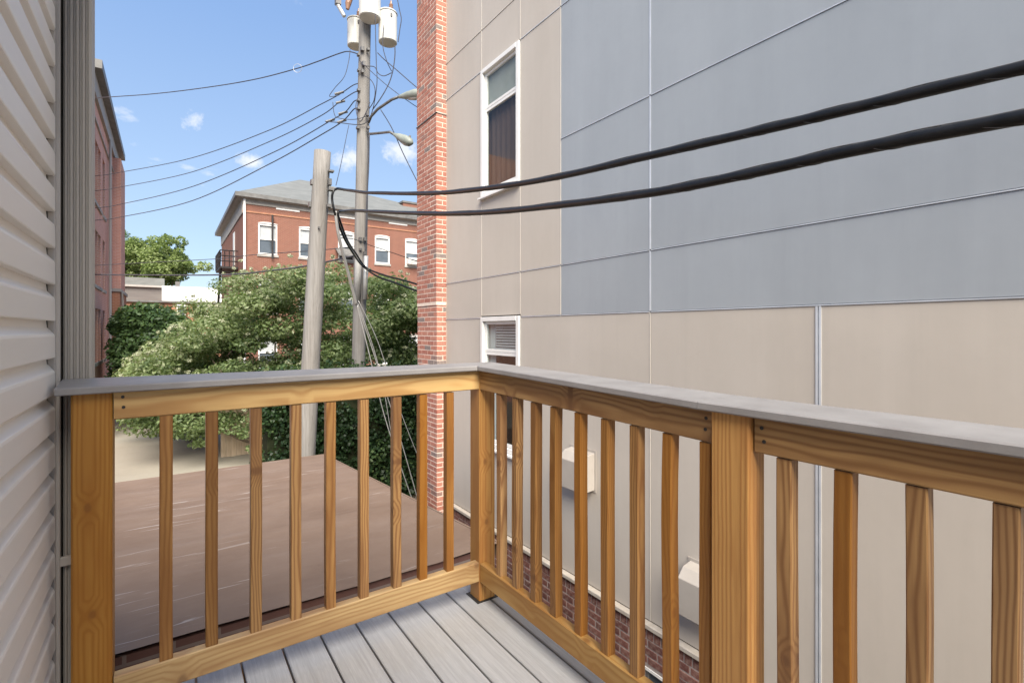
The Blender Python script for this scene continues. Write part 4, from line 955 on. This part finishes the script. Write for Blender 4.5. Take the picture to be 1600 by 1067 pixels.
b = MB(); b.box(LX - .6, LX + .34, LY0, LY1 + .1, LT - .25, LT + .06); b.build('cornice', DARKGUTTER, pk)
b = MB(); b.box(LX + .001, LX + .06, LY0, LY1, LT - 1.75, LT - 1.68); b.build('string_course', GREYSTONE, pk)
b = MB(); b.box(LX + .001, LX + .40, 30.4, LY1 - .1, GROUND, 1.85); by_ = b.build('bay', ORANGEBRICK, pk)
b = MB(); b.box(LX + .001, LX + .46, 30.32, LY1 - .05, 1.852, 2.0); b.build('bay_coping', GREYSTONE, by_)
b = MB(); b.box(LX + .001, LX + .44, 30.36, LY1 - .1, -1.75, -1.6); b.build('bay_band', GREYSTONE, by_)
b = MB(); b.box(LX + .001, LX + .34, 32.2, LY1 - .1, 2.05, LT - 1.0); b.build('pilaster', FARBRICK_PINK, pk)
b = MB(); b.tube([(LX + .1, 29.6, LT - .9), (LX + .1, 29.6, 2.0), (LX + .1, 29.6, GROUND)], .055, 8); b.build('downspout', SPOUT, pk)
b = MB(); b.tube([(LX + .46, 30.7, 1.85), (LX + .52, 31.2, 0.4), (LX + .52, 31.2, GROUND)], .05, 8); b.build('downspout', SPOUT, pk)

# ------------------------------------------------------------------ red brick three-storey building in the middle
CD = 31.0
cc = P(380, 310, CD); CX, CYY = cc.x, cc.y; EZ = P(380, 310, CD).z
cb = thing('corner_building', 'red brick three storey building with a low grey roof and white framed windows', 'building', (CX + 8, CYY + 7, GROUND))
cxs = CX + 20.5; W2 = 15
def wy(px):   # sighting column on the front wall
    u = (px - 800) / FPX; return CYY * (u * CY + SY) / (-u * SY + CY)
def wz(px, y):
    u = (px - 800) / FPX; return (HORIZON - y) / FPX * CYY / (-u * SY + CY)
wx = [(wy(418), wz(418, 398), wz(418, 349)), ]
cx_w = [wy(418.5), wy(481), wy(541), wy(597.5), wy(644), wy(690)]
wz0, wz1 = wz(418, 398), wz(418, 350); hw = .56
b = MB(); b.box(CX, cxs, CYY + .25, CYY + W2, GROUND, EZ)
rows_ = [(wz0, wz1), (wz0 - 3.7, wz1 - 3.6), (wz0 - 7.3, wz1 - 7.2)]
cur = CX
for x in cx_w:
    b.box(cur, x - hw, CYY, CYY + .25, GROUND, EZ); zc = GROUND
    for za, zb in rows_[::-1]: b.box(x - hw, x + hw, CYY, CYY + .25, zc, za); zc = zb
    b.box(x - hw, x + hw, CYY, CYY + .25, zc, EZ); cur = x + hw
b.box(cur, cxs, CYY, CYY + .25, GROUND, EZ); b.build('wall', FARBRICK, cb)
for k, x in enumerate(cx_w):
    for za, zb in rows_:
        b = MB(); y0, y1 = CYY + .03, CYY + .2; fw = .09
        b.box(x - hw + .001, x - hw + fw, y0, y1, za, zb - .001); b.box(x + hw - fw, x + hw - .001, y0, y1, za, zb - .001); b.box(x - hw + fw, x + hw - fw, y0, y1, zb - fw * 1.3, zb - .001)
        b.box(x - hw + fw, x + hw - fw, y0 - .06, y1, za + .001, za + fw); b.box(x - hw + fw, x + hw - fw, y0 + .04, y1, (za + zb) / 2 - .04, (za + zb) / 2 + .04); wo_ = b.build('window', WHITE, cb)
        b = MB(); b.box(x - hw + fw, x + hw - fw, y1 - .06, y1 - .05, za + fw, (za + zb) / 2 - .04); b.build('pane', FARGLASS, wo_)
        b = MB(); b.box(x - hw + fw, x + hw - fw, y1 - .06, y1 - .05, (za + zb) / 2 + .04, zb - fw * 1.3); b.build('blind', BLIND, wo_)
        b = MB(); b.box(x - hw - .06, x + hw + .06, CYY - .07, CYY - .001, za - .14, za); b.build('sill', GREYSTONE, wo_)
        b = MB(); pr = [(x - hw - .02, zb), (x + hw + .02, zb), (x + hw, zb + .03), (x + hw * .5, zb + .09), (x, zb + .11), (x - hw * .5, zb + .09), (x - hw, zb + .03)]
        b.extrude(pr, 'Y', CYY - .02, CYY - .001); b.build('lintel', WHITE if za > 4 else GREYSTONE, wo_)
for px in (450, 545, 622, 700):
    x = wy(px); zt_, zb_ = wz(450, 317), wz(450, 329.5); b = MB(); b.box(x - .72, x + .72, CYY - .03, CYY - .001, zb_, zt_); b.build('stone_panel', FARWHITE, cb)
b = MB(); b.box(CX - .04, cxs, CYY - .045, CYY - .001, wz(400, 331) - .1, wz(400, 331)); b.build('string_course', DARKWALL if False else ORANGEBRICK, cb)
# frieze, cornice, gutter
b = MB(); b.box(CX - .06, cxs, CYY - .06, CYY - .002, EZ - .32, EZ); b.box(CX - .06, CX - .002, CYY, CYY + W2, EZ - .9, EZ); b.build('frieze', GREYSTONE, cb)
b = MB(); b.box(CX - .34, cxs + .3, CYY - .34, CYY + W2 + .5, EZ + .002, EZ + .18); b.build('soffit', GREYSTONE, cb)
b = MB(); b.box(CX - .48, cxs + .4, CYY - .48, CYY - .342, EZ + .02, EZ + .28); b.box(CX - .48, CX - .342, CYY - .34, CYY + W2 + .5, EZ + .02, EZ + .28); b.build('gutter', DARKGUTTER, cb)
ax = P(487, 284, 40.0); AP = Vector((wy(487) + .8, CYY + 7.5, 0)); AP.z = (HORIZON - 281) / FPX * (AP.x * SY + AP.y * CY)
z0r = EZ + .26; x0r, x1r, y0r, y1r = CX - .42, cxs + .35, CYY - .42, CYY + W2 + .5
b = MB(); b.add([(x0r, y0r, z0r), (x1r, y0r, z0r), (x1r, y1r, z0r), (x0r, y1r, z0r), tuple(AP), (AP.x + 1.2, AP.y, AP.z)], [(0, 1, 5, 4), (1, 2, 5), (2, 3, 4, 5), (3, 0, 4)]); b.build('roof', SLATE, cb)
c = P(637, 325, CD + 10); b = MB(); b.box(c.x - .6, c.x + .6, c.y - .5, c.y + .5, c.z - 2.5, c.z + .25); ch_ = b.build('chimney', FARBRICK, cb)
b = MB(); b.box(c.x - .68, c.x + .68, c.y - .58, c.y + .58, c.z + .252, c.z + .4); b.build('chimney_cap', DARKGUTTER, ch_)
b = MB(); x = CX + .06; b.tube([(x, CYY - .12, EZ - .05), (x, CYY - .12, GROUND)], .07, 8); b.build('downspout', FARWHITE, cb)
x = wy(425); b = MB(); b.tube([(x, CYY - .2, wz(425, 405)), (x, CYY - .2, wz(425, 337))], .06, 8); b.build('vent_pipe', IRON, cb)
x = wy(643); b = MB(); b.box(x - .42, x + .42, CYY - .5, CYY + .02, wz0 - .02 + .1, wz0 + .55); acu = b.build('air_conditioner', FARWHITE, cb, bevel=.02)
b = MB()
for k in range(5): b.box(x - .36, x + .36, CYY - .51, CYY - .502, wz0 + .15 + k * .07, wz0 + .18 + k * .07)
b.build('grille', DARKGUTTER, acu)
x = wy(541); b = MB(); b.hexa([(x - .75, CYY - .9, wz0 + .2), (x + .75, CYY - .9, wz0 + .2), (x + .75, CYY - .01, wz0 + .75), (x - .75, CYY - .01, wz0 + .75), (x - .75, CYY - .9, wz0 + .28), (x + .75, CYY - .9, wz0 + .28), (x + .75, CYY - .01, wz0 + .85), (x - .75, CYY - .01, wz0 + .85)]); b.build('awning', DARKGUTTER, cb)
# tall opening on the side wall next to the fire escape
b = MB(); b.box(CX - .03, CX - .002, CYY + 4.6, CYY + 5.6, wz0 - .3, wz1 + .1); b.build('side_window', WHITE, cb)
fe = thing('fire_escape', 'black iron fire escape landing and steps on the side of the red brick building', 'fire escape', (CX - .6, CYY + 4, GROUND))
fz = P(345, 417, 33).z; fy0, fy1, fx0 = CYY + 2.6, CYY + 6.2, CX - 1.05
b = MB(); b.box(fx0, CX - .01, fy0, fy1, fz - .12, fz); b.build('landing', IRON, fe)
b = MB()
for zz in (.35, .7, 1.05):
    b.bar((fx0, fy0, fz + zz), (fx0, fy1, fz + zz), .05); b.bar((fx0, fy0, fz + zz), (CX - .02, fy0, fz + zz), .05)
for k in range(9): yy = fy0 + (fy1 - fy0) * k / 8; b.bar((fx0, yy, fz), (fx0, yy, fz + 1.07), .04)
for k in range(4): xx = fx0 + (CX - fx0) * k / 4; b.bar((xx, fy0, fz), (xx, fy0, fz + 1.07), .04)
b.build('guard_rail', IRON, fe)
b = MB()
for k in range(11):
    zz = fz - .3 - k * .33; yy = fy0 + .3 + k * .25; b.box(fx0 + .08, CX - .1, yy, yy + .26, zz - .05, zz)
b.build('steps', IRON, fe)
b = MB(); b.bar((fx0 + .05, fy0 + .1, fz), (fx0 + .05, fy0 + 3.2, fz - 3.9), .09); b.bar((fx0 + .05, fy0 + .1, fz + .9), (fx0 + .05, fy0 + 3.2, fz - 3.0), .05); b.build('stair_stringer', IRON, fe)

# ------------------------------------------------------------------ low buildings in the gap
D2 = 50.0
def face(x0, x1, y0, y1, d, depth, mat, parent, name, proud=0):
    a, c = P(x0, y1, d), P(x1, y0, d); yy = (a.y + c.y) / 2 - proud
    k = lambda px: yy * (((px - 800) / FPX) * CY + SY) / (-((px - 800) / FPX) * SY + CY)
    b = MB(); b.box(k(x0), k(x1), yy, yy + depth, min(a.z, c.z), max(a.z, c.z)); return b.build(name, mat, parent)
lo = thing('low_brick_building', 'low brick row house with a white upper wall far down the alley', 'building', (P(300, 516, D2).x, P(300, 516, D2).y, GROUND))
face(170, 372, 472, 580, D2, 8, ORANGEBRICK, lo, 'wall')
face(253, 372, 449, 471.8, D2 + 1.5, 6, FARWHITE, lo, 'upper_wall')
face(170, 372, 470.5, 473.2, D2, .3, DARKGUTTER, lo, 'gutter', .35)
face(274, 281, 440, 449, D2 + 2, .6, GREYRENDER, lo, 'chimney')
for x0, x1 in ((276, 290), (309, 324), (208, 222)):
    w_ = face(x0, x1, 476, 494, D2, .2, WHITE, lo, 'window', .1); face(x0 + 2, x1 - 2, 478, 493, D2, .1, FARGLASS, w_, 'pane', .15)
gy = thing('grey_boarded_building', 'grey boarded flat topped building beneath the bright rounded tree', 'building', (P(215, 516, D2 + 3).x, P(215, 516, D2 + 3).y, GROUND))
face(160, 256, 446, 580, D2 + 3, 5, GREYRENDER, gy, 'wall'); face(160, 257, 433, 445.8, D2 + 3, 4.5, SLATE, gy, 'parapet'); face(160, 257, 445, 448, D2 + 3, .3, GREYSTONE, gy, 'coping', .3)

# ------------------------------------------------------------------ lift everything from the eye point to ground level
for o in SC.objects:
    if o.parent is None and o.type not in ('CAMERA', 'LIGHT'): o.location.z += EYE
